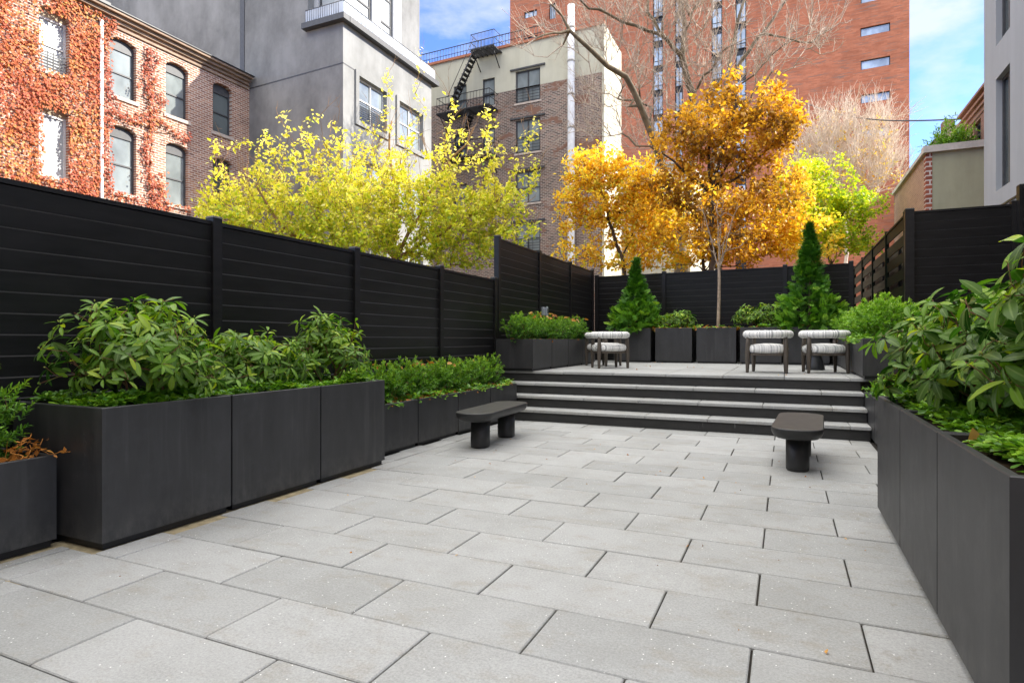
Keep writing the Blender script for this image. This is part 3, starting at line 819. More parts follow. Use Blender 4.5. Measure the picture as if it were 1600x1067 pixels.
# ------------------------------------------------------------------ rhododendrons
def rhododendron(c, rad, n, L, label, seed, group, wide=1.0, base_z=.82, low=-.28, dark=0):
    g = np.random.default_rng(seed)
    t = thing('rhododendron', (c[0], c[1], base_z), label, 'shrub', group)
    c = np.array(c); rad = np.array(rad)
    u = unit(g.normal(size=(n*3,3))); u = u[u[:,2] > low][:n]; n = len(u)
    lump = 1+.16*np.sin(u[:,0]*5+seed)+.13*np.sin(u[:,1]*7+seed*2)+g.normal(size=n)*.13
    s_ = (g.random((n,1))**.33)
    P = c+u*rad*np.minimum(s_*lump[:,None], 1.1)
    P[:,2] = np.maximum(P[:,2], base_z+.03+.05*g.random(n))
    ax = unit(u*np.array([1,1,.6])+np.array([0,0,.75])+g.normal(size=(n,3))*.25)
    # woody stems
    tr = Tree(); b0 = np.array([c[0], c[1], base_z-.05])
    tr.node(b0, -1); 
    for k in range(6):
        a = k*1.05+seed; tr.limb([b0+np.array([.10*math.cos(a)*rad[0]*2, .10*math.sin(a)*rad[1]*2, .10])], 0, seg=.06)
    tr.grow(P[g.permutation(n)[:int(n*.75)]]-ax[:int(n*.75)]*0, bf=.55, seg=.07, wob=.12, curve=.3)
    tr.radii(tip=.0028, ex=2.5, mx=.016)
    tr.wood('stems', M['stem'], t, None, .0045)
    # whorls
    LP = []; LD = []; LU = []; LS = []; LT = []
    for i in range(n):
        m = int(g.integers(4, 11)); a = ax[i]; wsc = g.uniform(.65, 1.25); spr_ = g.uniform(-.25,.35)
        x = unit(np.cross(a, [.3,.2,.9])); y = np.cross(a, x); ph = g.random()*6.28; k0 = g.random()
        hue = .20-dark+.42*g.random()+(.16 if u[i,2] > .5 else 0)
        for j in range(m):
            an = ph+j*2.4; el = R(g.uniform(-28, 28))-(.45 if j > m*.5 else 0)+spr_
            d = (x*math.cos(an)+y*math.sin(an))*math.cos(el)+a*math.sin(el)
            LP.append(P[i]-a*g.uniform(0,.03)+d*.014); LD.append(d); LU.append(a+g.normal(size=3)*.15)
            LS.append(L*wsc*g.uniform(.7, 1.1)); LT.append(np.clip(hue+g.normal()*.20, 0, 1) if g.random() > .03 else 1.)
    LP, LD, LU = map(np.array, (LP, LD, LU))
    V = instance(RH_T*np.array([wide,1,1]), LP, frames(LD, unit(LU)), LS); k = len(RH_T); q = len(LP)
    ok = [i for i in range(n) if g.random() < .55 and u[i,2] > -.1]
    BT = np.array([(r_*math.cos(a*1.0472), z, r_*math.sin(a*1.0472)) for r_, z in ((.3,0),(.8,.6),(1,1.4),(.55,2.5),(.04,3.1)) for a in range(6)])
    BF = np.array([(r_*6+a, r_*6+(a+1) % 6, r_*6+6+(a+1) % 6, r_*6+6+a) for r_ in range(4) for a in range(6)])
    VB = instance(BT, P[ok], frames(ax[ok]), L*.042*g.uniform(.7,1.4,len(ok)))
    FA = np.concatenate([inst_faces(RH_F, q, k)[:, ::-1], inst_faces(BF, len(ok), 30)+len(V)])
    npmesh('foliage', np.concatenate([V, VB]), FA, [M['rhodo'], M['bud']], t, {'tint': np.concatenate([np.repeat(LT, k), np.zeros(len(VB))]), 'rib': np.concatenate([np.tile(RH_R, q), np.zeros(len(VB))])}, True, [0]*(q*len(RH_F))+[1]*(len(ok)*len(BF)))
    return t
GR = 'rhododendrons in the tall planters'
rhododendron((-4.25,2.88,1.12), (.48,.58,.46), 290, .108, 'big spreading rhododendron in the near left tall planter, brown stems showing', 3, GR)
rhododendron((-4.33,3.86,1.06), (.42,.55,.36), 200, .105, 'lower rhododendron in the middle of the left tall planters', 5, GR)
rhododendron((-4.30,4.86,1.14), (.40,.44,.42), 200, .105, 'upright rhododendron at the far end of the left tall planters', 8, GR)
rhododendron((1.30,2.98,1.27), (.60,.62,.56), 230, .125, 'large rhododendron at the right edge in the nearest right planter', 12, GR, 1.3, dark=.16)
rhododendron((1.14,3.95,1.18), (.54,.62,.44), 260, .122, 'glossy rhododendron in the middle right tall planter spilling over its edge', 17, GR, 1.3, low=-.4, dark=.16)
rhododendron((1.10,4.80,1.14), (.56,.48,.38), 220, .122, 'rhododendron at the far end of the right tall planters, leaves hanging toward the steps', 23, GR, 1.25, low=-.45, dark=.16)
GB = 'small rhododendrons by the back fence'
rhododendron((-2.48,15.42,1.74), (.52,.42,.30), 120, .11, 'small round rhododendron left of the bare sapling by the back fence', 31, GB, base_z=1.55)
rhododendron((-.62,15.42,1.80), (.50,.42,.36), 130, .11, 'small dark rhododendron right of the bare sapling by the back fence', 37, GB, base_z=1.55)

# ------------------------------------------------------------------ yews / box hedge
def needle_shrub(c, rad, n, label, seed, cat, name, group, base_z, size=.028, mat='yew', per=16, T=NEED_T, Fq=NEED_F, spray=.09, up=.55):
    g = np.random.default_rng(seed)
    t = thing(name, (c[0], c[1], base_z), label, cat, group)
    c = np.array(c); rad = np.array(rad)
    u = unit(g.normal(size=(n,3)))
    lump = 1+.14*np.sin(u[:,0]*6+seed)+.12*np.sin(u[:,1]*8+seed*1.7)+g.normal(size=n)*.07
    P = c+u*rad*(g.random((n,1))**.35)*lump[:,None]
    P[:,2] = np.maximum(P[:,2], base_z+.01)
    D = unit(u*np.array([.9,.9,.5])+np.array([0,0,up])+g.normal(size=(n,3))*.35)
    tr = Tree(); b0 = np.array([c[0], c[1], base_z-.05]); tr.node(b0, -1); tr.node(b0+np.array([0,0,.08]), 0)
    tr.grow(P[:70], bf=.5, seg=.08); tr.radii(.002, 2.4, .012); tr.wood('stems', M['stem'], t, None, .005)
    k = np.arange(per)
    tt = (k+.5)/per
    Pn = (P[:,None,:]-D[:,None,:]*spray*.5+D[:,None,:]*(tt*spray)[None,:,None]).reshape(-1,3)
    x, y, z = frames(D); an = (k*2.4)[None,:]+g.random((n,1))*6.28
    rad_d = x[:,None,:]*np.cos(an)[...,None]+z[:,None,:]*np.sin(an)[...,None]
    Dn = unit(rad_d+D[:,None,:]*.9).reshape(-1,3)+g.normal(size=(n*per,3))*.12
    m = n*per
    V = instance(T, Pn, frames(Dn, roll=g.normal(size=m)*.5), size*(.7+.6*g.random(m)))
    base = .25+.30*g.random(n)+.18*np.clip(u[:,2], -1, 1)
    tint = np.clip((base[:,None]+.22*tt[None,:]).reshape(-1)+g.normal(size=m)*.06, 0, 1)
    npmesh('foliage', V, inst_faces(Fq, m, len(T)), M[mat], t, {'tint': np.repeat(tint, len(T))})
    return t
names = ['first', 'second', 'third', 'fourth', 'fifth', 'sixth', 'seventh', 'eighth']
for i in range(7):
    y = 5.45+i*.55
    needle_shrub((-4.48+rnd.uniform(-.04,.04), y, .74+rnd.uniform(-.02,.02)), (.31,.34,.27), 330, 'dense green yew bush in the left low planters, %s from the tall planters' % names[i], 50+i, 'shrub', 'yew_bush', 'yews in the left low planters', .52, .034)
for i in range(6):
    y = 10.2+i*.64
    needle_shrub((-4.47, y, 1.52+rnd.uniform(-.02,.02)), (.32,.38,.26), 330, 'clipped green hedge bush by the terrace left fence, %s from the steps' % names[i], 70+i, 'shrub', 'hedge_bush', 'hedge on the left of the terrace', 1.26, .036, per=14)
for i in range(5):
    y = 10.45+i*1.0
    needle_shrub((1.38, y, 1.60+(.05 if i == 0 else 0)), (.42,.55,.30), 420, 'bright green clipped bush beside the slatted fence, %s from the steps' % names[i], 90+i, 'shrub', 'hedge_bush', 'hedge on the right of the terrace', 1.26, .04, mat='pachy', per=20)
needle_shrub((-4.55, 1.93, .78), (.27,.30,.32), 300, 'feathery green yew at the far left edge of the frame', 101, 'shrub', 'yew_bush', None, .5, .036, per=18, spray=.14)
needle_shrub((1.3, 9.1, .66), (.33,.45,.16), 160, 'low fern-like green plant in the planter beside the steps', 103, 'shrub', 'low_shrub', None, .5, .045, per=14)
# dry orange perennial
t = thing('dry_plant', (-4.33,2.12,.52), 'withered orange plant at the corner of the low planter on the far left', 'plant')
tr = Tree(); tr.node((-4.36,2.10,.5), -1); tr.node((-4.36,2.10,.56), 0)
g = np.random.default_rng(4); pp = np.array([-4.32,2.12,.60])+g.normal(size=(60,3))*np.array([.08,.11,.045]); pp[:,2] = np.clip(pp[:,2], .55, .74)
tr.grow(pp, bf=.2, seg=.03, wob=.2); tr.radii(.0022, 2.4, .006); tr.wood('stems', mat_plain('dry_stem', (.50,.20,.03), .8, .3, 20), t, None, .004)
P, D = tr.leaf_pts(70, .01, .01); leaves('leaves', P, D, .045, M['litter'], t, tint=.2+.4*G.random(70))

# ------------------------------------------------------------------ arborvitae
def arborvitae(x, y, z0, H, Rb, n, label, seed):
    g = np.random.default_rng(seed)
    t = thing('arborvitae', (x,y,z0), label, 'conifer', 'cone-shaped arborvitae by the back fence')
    tr = MB().tube([(x,y,z0-.05),(x+.01,y,z0+H*.5),(x,y,z0+H*.95)], [.035,.022,.005], 8); tr.build('trunk', M['bark_dark'], t)
    # fan template : flat frond made of small overlapping blades
    T = []; Fq = []
    def blade(o, d, l, w):
        d = np.array(d)/np.linalg.norm(d); s = np.array([d[1], -d[0], 0]); k = len(T)
        T.extend([o-s*w*.4, o+s*w*.4, o+d*l*.6+s*w, o+d*l, o+d*l*.6-s*w]); Fq.extend([(k,k+1,k+2),(k,k+2,k+4),(k+4,k+2,k+3)])
    o = np.array([0,0,0.])
    blade(o, (0,1,0), 1, .03)
    for s in (-1, 1):
        for j in range(5):
            p = np.array([0, .12+.16*j, 0]); l = .52-.075*j; d = (s*.75, .75, .05)
            blade(p, d, l, .026)
            dd = np.array(d)/np.linalg.norm(d)
            blade(p+dd*l*.45, (s*.25, 1, 0), l*.5, .026)
            blade(p+dd*l*.35, (s*1, .2, -.1), l*.45, .026)
    T = np.array(T, float); Fq = np.array(Fq)
    T[:,2] -= .22*T[:,1]**2
    K = 75; ch = g.random(K)**1.15; ca = np.arange(K)*2.4+g.normal(size=K)*.3; cl = 1+g.normal(size=K)*.13
    ci = g.integers(0, K, n); free = g.random(n) < .22
    h = np.where(free, g.random(n)**1.2, np.clip(ch[ci]+g.normal(size=n)*.035, 0, 1))
    ang = np.where(free, g.random(n)*2*np.pi, ca[ci]+g.normal(size=n)*(.20+.3*h))
    rk = np.where(free, .86, cl[ci])
    rr = Rb*np.clip((1-h)**1.1*.80+.30*np.exp(-((h-.12)/.24)**2)-.02, 0.01, 1.2)*(.35+.65*g.random(n)**.5+.16*(g.random(n) < .12))*rk
    rr *= np.where(h < .08, .85, 1)
    P = np.stack([x+rr*np.cos(ang), y+rr*np.sin(ang), z0+h*H*.94], 1)
    D = np.stack([np.cos(ang)*.8, np.sin(ang)*.8, .45+.9*h+g.normal(size=n)*.4], 1)+g.normal(size=(n,3))*.42
    V = instance(T, P, frames(D, roll=g.normal(size=n)*.9), (.185-.07*h)*(.5+1.1*g.random(n)))
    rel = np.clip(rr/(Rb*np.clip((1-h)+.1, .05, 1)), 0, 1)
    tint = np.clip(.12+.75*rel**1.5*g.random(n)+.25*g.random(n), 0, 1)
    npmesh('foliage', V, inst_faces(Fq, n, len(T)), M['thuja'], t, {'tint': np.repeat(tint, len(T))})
arborvitae(-3.50, 15.42, 1.50, 1.93, .62, 2500, 'dense green arborvitae cone in the left back planter', 7)
arborvitae(.50, 15.42, 1.50, 2.55, .68, 3200, 'taller green arborvitae cone in the right back planter', 9)

# ------------------------------------------------------------------ bare sapling in the back planter
t = thing('sapling', (-1.50,15.45,1.5), 'thin bare sapling with a pale trunk in the back planter', 'tree')
tr = Tree(); base = np.array([-1.50,15.45,1.5]); fork = np.array([-1.48,15.45,3.05])
k = tr.limb([base, (base+fork)/2+np.array([.012,0,0]), fork], -1, (.042,.034), .2, .01)
for dx, dy, h_ in ((-.16,.05,.75),(.13,-.06,.8),(-.03,.1,1.2),(.05,-.12,1.0),(-.30,.02,1.5),(.28,.05,1.35)):
    tr.limb([fork+np.array([dx*.4,dy*.4,h_*.25]), fork+np.array([dx,dy,h_*.8]), fork+np.array([dx*1.5,dy*1.4,h_*1.15])], k, (.017,.006), .14, .03)
g = np.random.default_rng(2); n = 110
T_ = fork+np.stack([g.normal(size=n)*.30, g.normal(size=n)*.28, .35+1.45*g.random(n)], 1)
tr.grow(T_, bf=.35, seg=.12, minz=3.1, wob=.1); tr.radii(.005, 2.4, .02)
tr.wood('trunk', M['sapling'], t, None, .006)

# ------------------------------------------------------------------ ground cover and leaf litter
def ground_cover(name, x0, x1, y0, y1, z, n, label, seed, size=.055, over=.03):
    g = np.random.default_rng(seed)
    P = np.stack([g.uniform(x0-over, x1+over, n), g.uniform(y0, y1, n), z+.02+.07*g.random(n)**1.3], 1)
    P[:,2] += .03*np.sin(P[:,0]*9+P[:,1]*5)
    m = 6; an = (np.arange(m)*2*np.pi/m)[None,:]+g.random((n,1))*6.28
    el = g.uniform(-.25,.7,(n,m))
    D = np.stack([np.cos(an)*np.cos(el), np.sin(an)*np.cos(el), np.sin(el)], -1).reshape(-1,3)
    Q = np.repeat(P, m, 0)+D*.006; q = len(Q)
    T = np.array([(0,0,0),(.13,.35,.03),(.24,.68,.01),(.1,.95,-.06),(-.1,.95,-.06),(-.24,.68,.01),(-.13,.35,.03),(0,.6,-.05)], float)
    Fq = np.array([(0,1,7),(1,2,7),(2,3,7),(3,4,7),(4,5,7),(5,6,7),(6,0,7)])
    V = instance(T, Q, frames(D, roll=g.normal(size=q)*.4), size*(.6+.7*g.random(q)))
    tint = np.clip(np.repeat(.15+.55*g.random(n), m)+g.normal(size=q)*.12, 0, 1)
    o = npmesh(name, V, inst_faces(Fq, q, len(T)), M['pachy'], None, {'tint': np.repeat(tint, len(T))}, True)
    return tag(o, label, 'ground cover', kind='stuff')
ground_cover('ground_cover', -4.70, -3.955, 2.42, 5.15, .82, 1900, 'bright green ground cover under the left rhododendrons', 1)
ground_cover('ground_cover', .765, 1.5, 2.45, 5.2, .82, 2000, 'bright green ground cover under the right rhododendrons', 2, .05)
ground_cover('ground_cover', 1.06, 1.7, 8.0, 9.7, .54, 300, 'green ground cover in the low planter beside the steps', 3)
ground_cover('ground_cover', -4.3, -4.12, 5.3, 9.1, .52, 130, 'scattered green sprigs at the front of the yew planters', 4, .075, .05)
ground_cover('ground_cover', 1.0, 1.12, 9.95, 12.2, 1.26, 90, 'light green sprigs hanging from the right terrace planter', 5, .075, .08)
ground_cover('ground_cover', -2.9, -.1, 15.0, 15.3, 1.54, 60, 'green sprigs along the rim of the back planters', 6, .08, .04)
def litter(x0, x1, y0, y1, z, n, label, seed, size=.07, dz=.02):
    g = np.random.default_rng(seed)
    P = np.stack([g.uniform(x0, x1, n), g.uniform(y0, y1, n), z+dz*g.random(n)], 1)
    D = g.normal(size=(n,3)); D[:,2] *= .35
    T = LOBE_T.copy(); T[:,2] += .25*np.abs(T[:,0])
    V = instance(T, P, frames(D, roll=g.normal(size=n)*.5), size*(.6+.8*g.random(n)))
    o = npmesh('leaf_litter', V, inst_faces(LOBE_F, n, len(T)), M['litter'], None, {'tint': np.repeat(g.random(n), len(T))})
    return tag(o, label, 'fallen leaves', kind='stuff')
litter(-4.8, -4.12, 5.3, 9.15, .53, 700, 'orange brown fallen leaves in the left yew planters', 1, .075, .04)
litter(-4.85, -4.25, 1.35, 2.27, .52, 260, 'brown fallen leaves in the low planter at the far left', 2)
litter(-4.8, -4.15, 10.0, 13.8, 1.27, 260, 'orange fallen leaves in the left terrace planters', 3, .08)
litter(-4.7, -4.2, 10.0, 13.8, 1.72, 34, 'orange leaves caught on top of the left terrace hedge', 4, .09, .10)
litter(-3.9, .85, 15.04, 15.8, 1.55, 420, 'orange fallen leaves in the square back planters', 5, .09, .05)
litter(1.05, 1.75, 10.0, 15, 1.27, 120, 'fallen leaves in the right terrace planters', 6, .08)
litter(-4.6, -4.3, 5.4, 9.0, .93, 26, 'orange leaves caught on the yew bushes', 8, .07, .10)
litter(-4.0, .9, 10.3, 14.8, TZ+.004, 16, 'a few small leaves lying on the terrace slabs', 7, .035, .004)
g = np.random.default_rng(77)
o = litter(-3.6, .5, 1.6, 8.7, .004, 46, 'tiny bits of leaf lying on the patio slabs', 9, .02, .003)
# single tan leaf among the ground cover at the right
t = MB(); p = atd(1523, 697, 2.62)
T = LOBE_T*.13
fr = frames(np.array([[.15,-.35,.9]]), roll=np.array([1.2]))
V = instance(LOBE_T, np.array([tuple(p)]), frames(np.array([[-.1,-.25,.95]]), up=np.array([[.3,-.95,0.]])), [.085])
o = npmesh('fallen_leaf', V, LOBE_F.copy(), M['litter'], None, {'tint': np.full(len(V), .95)})
tag(o, 'single tan dry leaf standing in the green ground cover at the right', 'leaf')

# ------------------------------------------------------------------ facades
class Fac:
    def __init__(s, p, q, inward):      # p,q plan points on the wall line
        s.O = Vector((p[0], p[1], 0)); s.e = (Vector((q[0], q[1], 0))-s.O); s.len = s.e.length; s.e.normalize()
        s.n = Vector((s.e.y, -s.e.x, 0))
        if s.n.dot(Vector((inward[0], inward[1], 0))) > 0: s.n = -s.n    # n points outward
    def P(s, u, z, d=0): q = s.O+s.e*u-s.n*d; return (q.x, q.y, z)
    def hit(s, px, py):
        r = ray(px, py); nd = s.n.x*r.x+s.n.y*r.y
        k = (s.n.x*s.O.x+s.n.y*s.O.y)/nd
        q = Vector((r.x*k, r.y*k, CH+r.z*k)); return (q-s.O).dot(s.e), q.z
    def box(s, mb, u0, u1, z0, z1, d0, d1, mi=0):
        return mb.hexa([s.P(u0,z0,d0),s.P(u1,z0,d0),s.P(u1,z0,d1),s.P(u0,z0,d1),s.P(u0,z1,d0),s.P(u1,z1,d0),s.P(u1,z1,d1),s.P(u0,z1,d1)], mi)
    def wall(s, mb, u0, u1, z0, z1, holes, dep=.18, mi=0, rmi=None, arch=None):
        us = sorted({u0, u1, *[h[0] for h in holes], *[h[1] for h in holes]}); zs = sorted({z0, z1, *[h[2] for h in holes], *[h[3] for h in holes]})
        us = [u for u in us if u0 <= u <= u1]; zs = [z for z in zs if z0 <= z <= z1]
        for a, b in zip(us[:-1], us[1:]):
            for c, d in zip(zs[:-1], zs[1:]):
                mu, mz = (a+b)/2, (c+d)/2
                if any(h[0] < mu < h[1] and h[2] < mz < h[3] for h in holes): continue
                mb.add([s.P(a,c), s.P(b,c), s.P(b,d), s.P(a,d)], [(0,1,2,3)], mi)
        for h in holes:
            a, b, c, d = h[:4]
            for q in (((a,c),(a,d)), ((a,d),(b,d)), ((b,d),(b,c)), ((b,c),(a,c))):
                (ua, za), (ub, zb) = q
                mb.add([s.P(ua,za), s.P(ub,zb), s.P(ub,zb,dep), s.P(ua,za,dep)], [(0,1,2,3)], mi if rmi is None else rmi)
    def window(s, parent, u0, u1, z0, z1, frame='winframe', pane='pane', dep=.14, fw=.07, mull=0, rail=None, sill=True, bars=None, label=None, sillmat='sill', pane2=None):
        mb = MB()
        d0, d1 = dep-.06, dep
        s.box(mb, u0, u0+fw, z0, z1, d0, d1); s.box(mb, u1-fw, u1, z0, z1, d0, d1)
        s.box(mb, u0+fw, u1-fw, z0, z0+fw, d0, d1); s.box(mb, u0+fw, u1-fw, z1-fw, z1, d0, d1)
        for k in range(mull):
            c = u0+(u1-u0)*(k+1)/(mull+1); s.box(mb, c-fw*.45, c+fw*.45, z0+fw, z1-fw, d0-.003, d1-.004)
        for r_ in ([rail] if isinstance(rail, float) else (rail or [])):
            c = z0+(z1-z0)*r_; s.box(mb, u0+fw, u1-fw, c-fw*.4, c+fw*.4, d0+.004, d1-.006)
        w = mb.build('window', M[frame], parent)
        if label: w['label'] = label
        mb = MB(); s.box(mb, u0+fw*.5, u1-fw*.5, z0+fw*.5, z1-fw*.5, dep-.02, dep-.010); mb.build('pane', M[pane], w)
        if sill:
            mb = MB(); s.box(mb, u0-.08, u1+.08, z0-.12, z0-.002, -.05, .08); mb.build('sill', M[sillmat], w)
        if bars:
            mb = MB(); nb, zf = bars
            for k in range(nb):
                z = z0+.1+(z1-z0)*zf*k/max(1, nb-1); s.box(mb, u0+.03, u1-.03, z-.012, z+.012, .03, .05)
            for k in range(3):
                c = u0+(u1-u0)*(.3+.2*k); s.box(mb, c-.012, c+.012, z0+.05, z0+.1+(z1-z0)*zf+.05, .024, .029)
            mb.build('window_guard', M['iron'], w)
        return w

# --- ivy-covered brick house on the left (facade x = XB)
XB = -20.4
house = thing('brick_house', (XB,12,0), 'old brick row house with arched windows, half covered in red creeper', 'building')
fb = Fac((XB,0), (XB,18.4), (-1,0))
rows = [(9.47,11.12),(6.25,8.18),(3.1,5.0)]
cols = [(10.60,11.42),(12.68,13.58),(14.66,15.56),(16.63,17.52),(8.55,9.4),(6.5,7.35)]
holes = [(a,b,c,d+.32) for a, b in cols for c, d in rows]
mb = MB(); fb.wall(mb, 0, 18.395, 0, 11.95, holes, .22)
mb.add([(XB,0,0),(XB-10,0,0),(XB-10,0,12),(XB,0,12)], [(0,1,2,3)]); mb.add([(XB,18.395,11.9),(XB-10,18.395,11.9),(XB-10,0,11.9),(XB,0,11.9)], [(0,1,2,3)])
# arched heads: brick corners that round the openings
for a, b, c, d in holes:
    m_ = (a+b)/2; hw = (b-a)/2; K = 7; rise = .20
    arc = [(m_+hw*math.cos(R(180*k/K)), d-rise+rise*math.sin(R(180*k/K))) for k in range(K+1)]
    for k in range(K):
        (ua, za), (ub, zb) = arc[k], arc[k+1]
        mb.add([fb.P(ua,za,.001), fb.P(ub,zb,.001), fb.P(ub,d+.01,.001), fb.P(ua,d+.01,.001)], [(0,1,2,3)])
        mb.add([fb.P(ua,za,.001), fb.P(ub,zb,.001), fb.P(ub,zb,.2), fb.P(ua,za,.2)], [(0,1,2,3)])
mb.build('wall', M['brick_red'], house)
for ci, (a, b) in enumerate(cols):
    for ri, (c, d) in enumerate(rows):
        pn = 'pane'; fr_ = 'winframe'; rl = .5; lb = None
        if ci == 0: pn = 'pane_white'; fr_ = 'winwhite'; rl = .5 if ri == 0 else None; lb = 'window with a blank white pane set in the red creeper'
        if ci == 3: pn = 'pane_dark'
        w = fb.window(house, a, b, c, d, fr_, pn, .2, .06, 0, rl, True, (6,.28) if (ci == 0 and ri == 0) else None, lb)
        mb = MB(); fb.box(mb, a+.0, b-.0, d, d+.31, .14, .2); mb.build('arch_panel', M['winframe'] if ci else M['tan'], w)
        # soldier-course arch standing proud of the wall
        mb = MB(); m_ = (a+b)/2; hw = (b-a)/2+.0; K = 16
        for k in range(K):
            t0, t1 = R(180*(k+.08)/K), R(180*(k+.92)/K)
            q = [(m_+(hw+o_)*math.cos(tt), d+.12+(.20+o_)*math.sin(tt)) for tt, o_ in ((t0,.01),(t1,.01),(t1,.19),(t0,.19))]
            mb.hexa([fb.P(u_,z_,.01) for u_, z_ in q]+[fb.P(u_,z_,-.02) for u_, z_ in q])
        mb.build('brick_arch', M['sill'] if ci == 99 else M['brick_red'], w)
mb = MB()
for z0_, z1_, d_ in ((11.70,11.78,-.06),(11.86,11.95,-.10),(11.97,12.06,-.22),(12.08,12.16,-.34)):
    fb.box(mb, 0, 18.3, z0_, z1_, d_, .1)
mb.build('cornice', M['cornice'], house)
mb = MB(); fb.box(mb, 0, 18.35, 12.165, 12.20, -.38, .3); fb.box(mb, 12.0, 12.5, 12.2, 12.27, -.36, .1); mb.build('gutter', M['dark'], house)
MB().tube([fb.P(12.36, 0, -.10), fb.P(12.36, 11.7, -.10)], .055, 10).build('downpipe', M['pipe'], house)

# --- creeper on the facade
def creeper():
    g = np.random.default_rng(21); n = 150000
    Y = g.uniform(5.5, 17.2, n); Z = g.uniform(3.0, 12.0, n)
    dens = np.zeros(n)
    nz = .5+.25*np.sin(Y*2.1+Z*1.3)+.25*np.sin(Y*4.3-Z*3.1+1)
    nz2 = .5+.5*np.sin(Y*3.3+2*np.sin(Z*1.9))*np.sin(Z*2.7+Y)
    dens = np.where(Y < 12.3, .30+.62*nz*(.45+.75*nz2), dens)
    dens = np.where((Y < 11.3) & (Z > 10.3) & (nz < .42), dens*.5, dens)
    def streak(yc, w, z0, z1, a): return a*np.exp(-((Y-yc-.12*np.sin(Z*2.2))/w)**2)*((Z > z0) & (Z < z1))
    dens = np.maximum(dens, streak(12.55, .20, 3, 12, .45))
    dens = np.maximum(dens, streak(14.02, .13, 5.5, 11.6, .60))
    dens = np.maximum(dens, streak(14.22, .35, 3, 7.0, .55))
    dens = np.maximum(dens, streak(14.3, .16, 9.5, 11.4, .30))
    for z0, a in ((8.95,.5),(9.1,.3),(10.0,.3),(7.2,.25),(6.1,.5)):
        zc = z0+.18*np.sin(Y*3+z0); dens = np.maximum(dens, a*np.exp(-((Z-zc)/.10)**2)*((Y > 12.5) & (Y < 15.6)))
    dens = np.maximum(dens, np.where((Z < 6.2) & (Y < 14.6), .55*nz, 0))
    # keep panes clear
    for a, b in cols:
        for c, d in rows:
            inside = (Y > a+.06) & (Y < b-.03) & (Z > c+.04) & (Z < d+.12)
            dens = np.where(inside, 0, dens)
    keep = g.random(n) < dens*.62
    Y, Z = Y[keep], Z[keep]; m = len(Y)
    P = np.stack([XB+.03+.14*g.random(m), Y, Z], 1)
    D = np.stack([.25+.3*g.random(m), g.normal(size=m)*.5, -1+g.normal(size=m)*.35], 1)
    up = np.tile(np.array([1.,0,.3]), (m,1))+g.normal(size=(m,3))*.35
    V = instance(LOBE_T*np.array([1.35,1,1]), P, frames(D, unit(up)), .070*(.6+.8*g.random(m)))
    ptch = .5+.5*np.sin(Y*1.7+1.2*np.sin(Z*1.1))*np.cos(Z*1.5+Y*.6)
    tint = np.clip(.10+.55*ptch*g.random(m)+.35*g.random(m)-.15*(Y > 12.3), 0, 1)
    t = thing('climbing_creeper', (XB,10,0), 'red and orange creeper covering the brick house facade', 'creeper')
    npmesh('leaves', V, inst_faces(LOBE_F, m, 6), M['ivy'], t, {'tint': np.repeat(tint, 6)})
    tr = Tree(); k0 = tr.node((XB+.03,14.05,3), -1)
    k = tr.limb([(XB+.03,14.0,6),(XB+.03,14.1,8.5),(XB+.03,13.95,11.3)], k0, (.03,.008), .3, .03)
    T_ = np.stack([np.full(70, XB+.03), g.uniform(12.6,15.5,70), g.uniform(8.7,9.3,70)], 1)
    T2 = np.stack([np.full(60, XB+.03), g.uniform(13.7,14.5,60), g.uniform(9.3,11.5,60)], 1)
    tr.grow(np.concatenate([T_, T2]), .4, .2); tr.radii(.006, 2.4, .03); tr.wood('stems', M['stem'], t, None, .02)
creeper()

# --- grey stucco building
YG = 18.4
pc = aty(536, 98, YG); XG = pc.x                     # near corner
zl = atx(537.4, 31.5, XG).z; YE = atx(674, 200, XG).y
gb = thing('stucco_building', (XG, YG, 0), 'tall grey stucco building with a pale side wall and roof terrace', 'building')
slope = .0
fd = Fac((-40, YG), (XG, YG), (0,1))
fl_ = Fac((XG, YG), (XG, YE), (-1,0))
mb = MB()
ua = fd.hit(481, 40)[0]
L = fd.len
mb.add([fd.P(0,0), fd.P(L,0), fd.P(L,zl), fd.P(ua,zl), fd.P(0,zl)], [(0,1,2,3,4)])
mb.add([fd.P(0,zl), fd.P(ua,zl), fd.P(ua,26), fd.P(0,26)], [(0,1,2,3)])
# return of the tall part and roof slabs
q = fd.P(ua, 0)
mb.add([(q[0],YG,zl),(q[0],YG+8,zl),(q[0],YG+8,26),(q[0],YG,26)], [(0,1,2,3)])
mb.add([(-40,YG,26),(q[0],YG,26),(q[0],YG+8,26),(-40,YG+8,26)], [(0,1,2,3)])
mb.build('dark_wall', M['grey'], gb)
lw = []
w1 = [fl_.hit(560, 118), fl_.hit(600, 200)]; 
wins = []
for (pa, pb, yt, yb) in ((560,602,120,188),(623,659,158,218)):
    u0 = fl_.hit(pa, 150)[0]; u1 = fl_.hit(pb, 150)[0]; z1 = fl_.hit(pa, yt)[1]; z0 = fl_.hit(pa, yb)[1]; wins.append((u0,u1,z0,z1))
wins[1] = (wins[1][0], wins[1][1], wins[0][2], wins[0][3])
lowr = [(a,b,c-3.3,d-3.3) for a, b, c, d in wins]; lowr2 = [(a,b,c-6.6,d-6.6) for a, b, c, d in wins]
mb = MB(); fl_.wall(mb, 0, fl_.len, 0, zl, wins+lowr+lowr2, .2)
mb.add([(XG,YE,0),(XG-20,YE,0),(XG-20,YE,zl),(XG,YE,zl)], [(0,1,2,3)])
mb.add([(q[0],YG,zl),(XG,YG,zl),(XG,YE,zl),(q[0],YE,zl)], [(0,1,2,3)])
mb.build('side_wall', M['sidegrey'], gb)
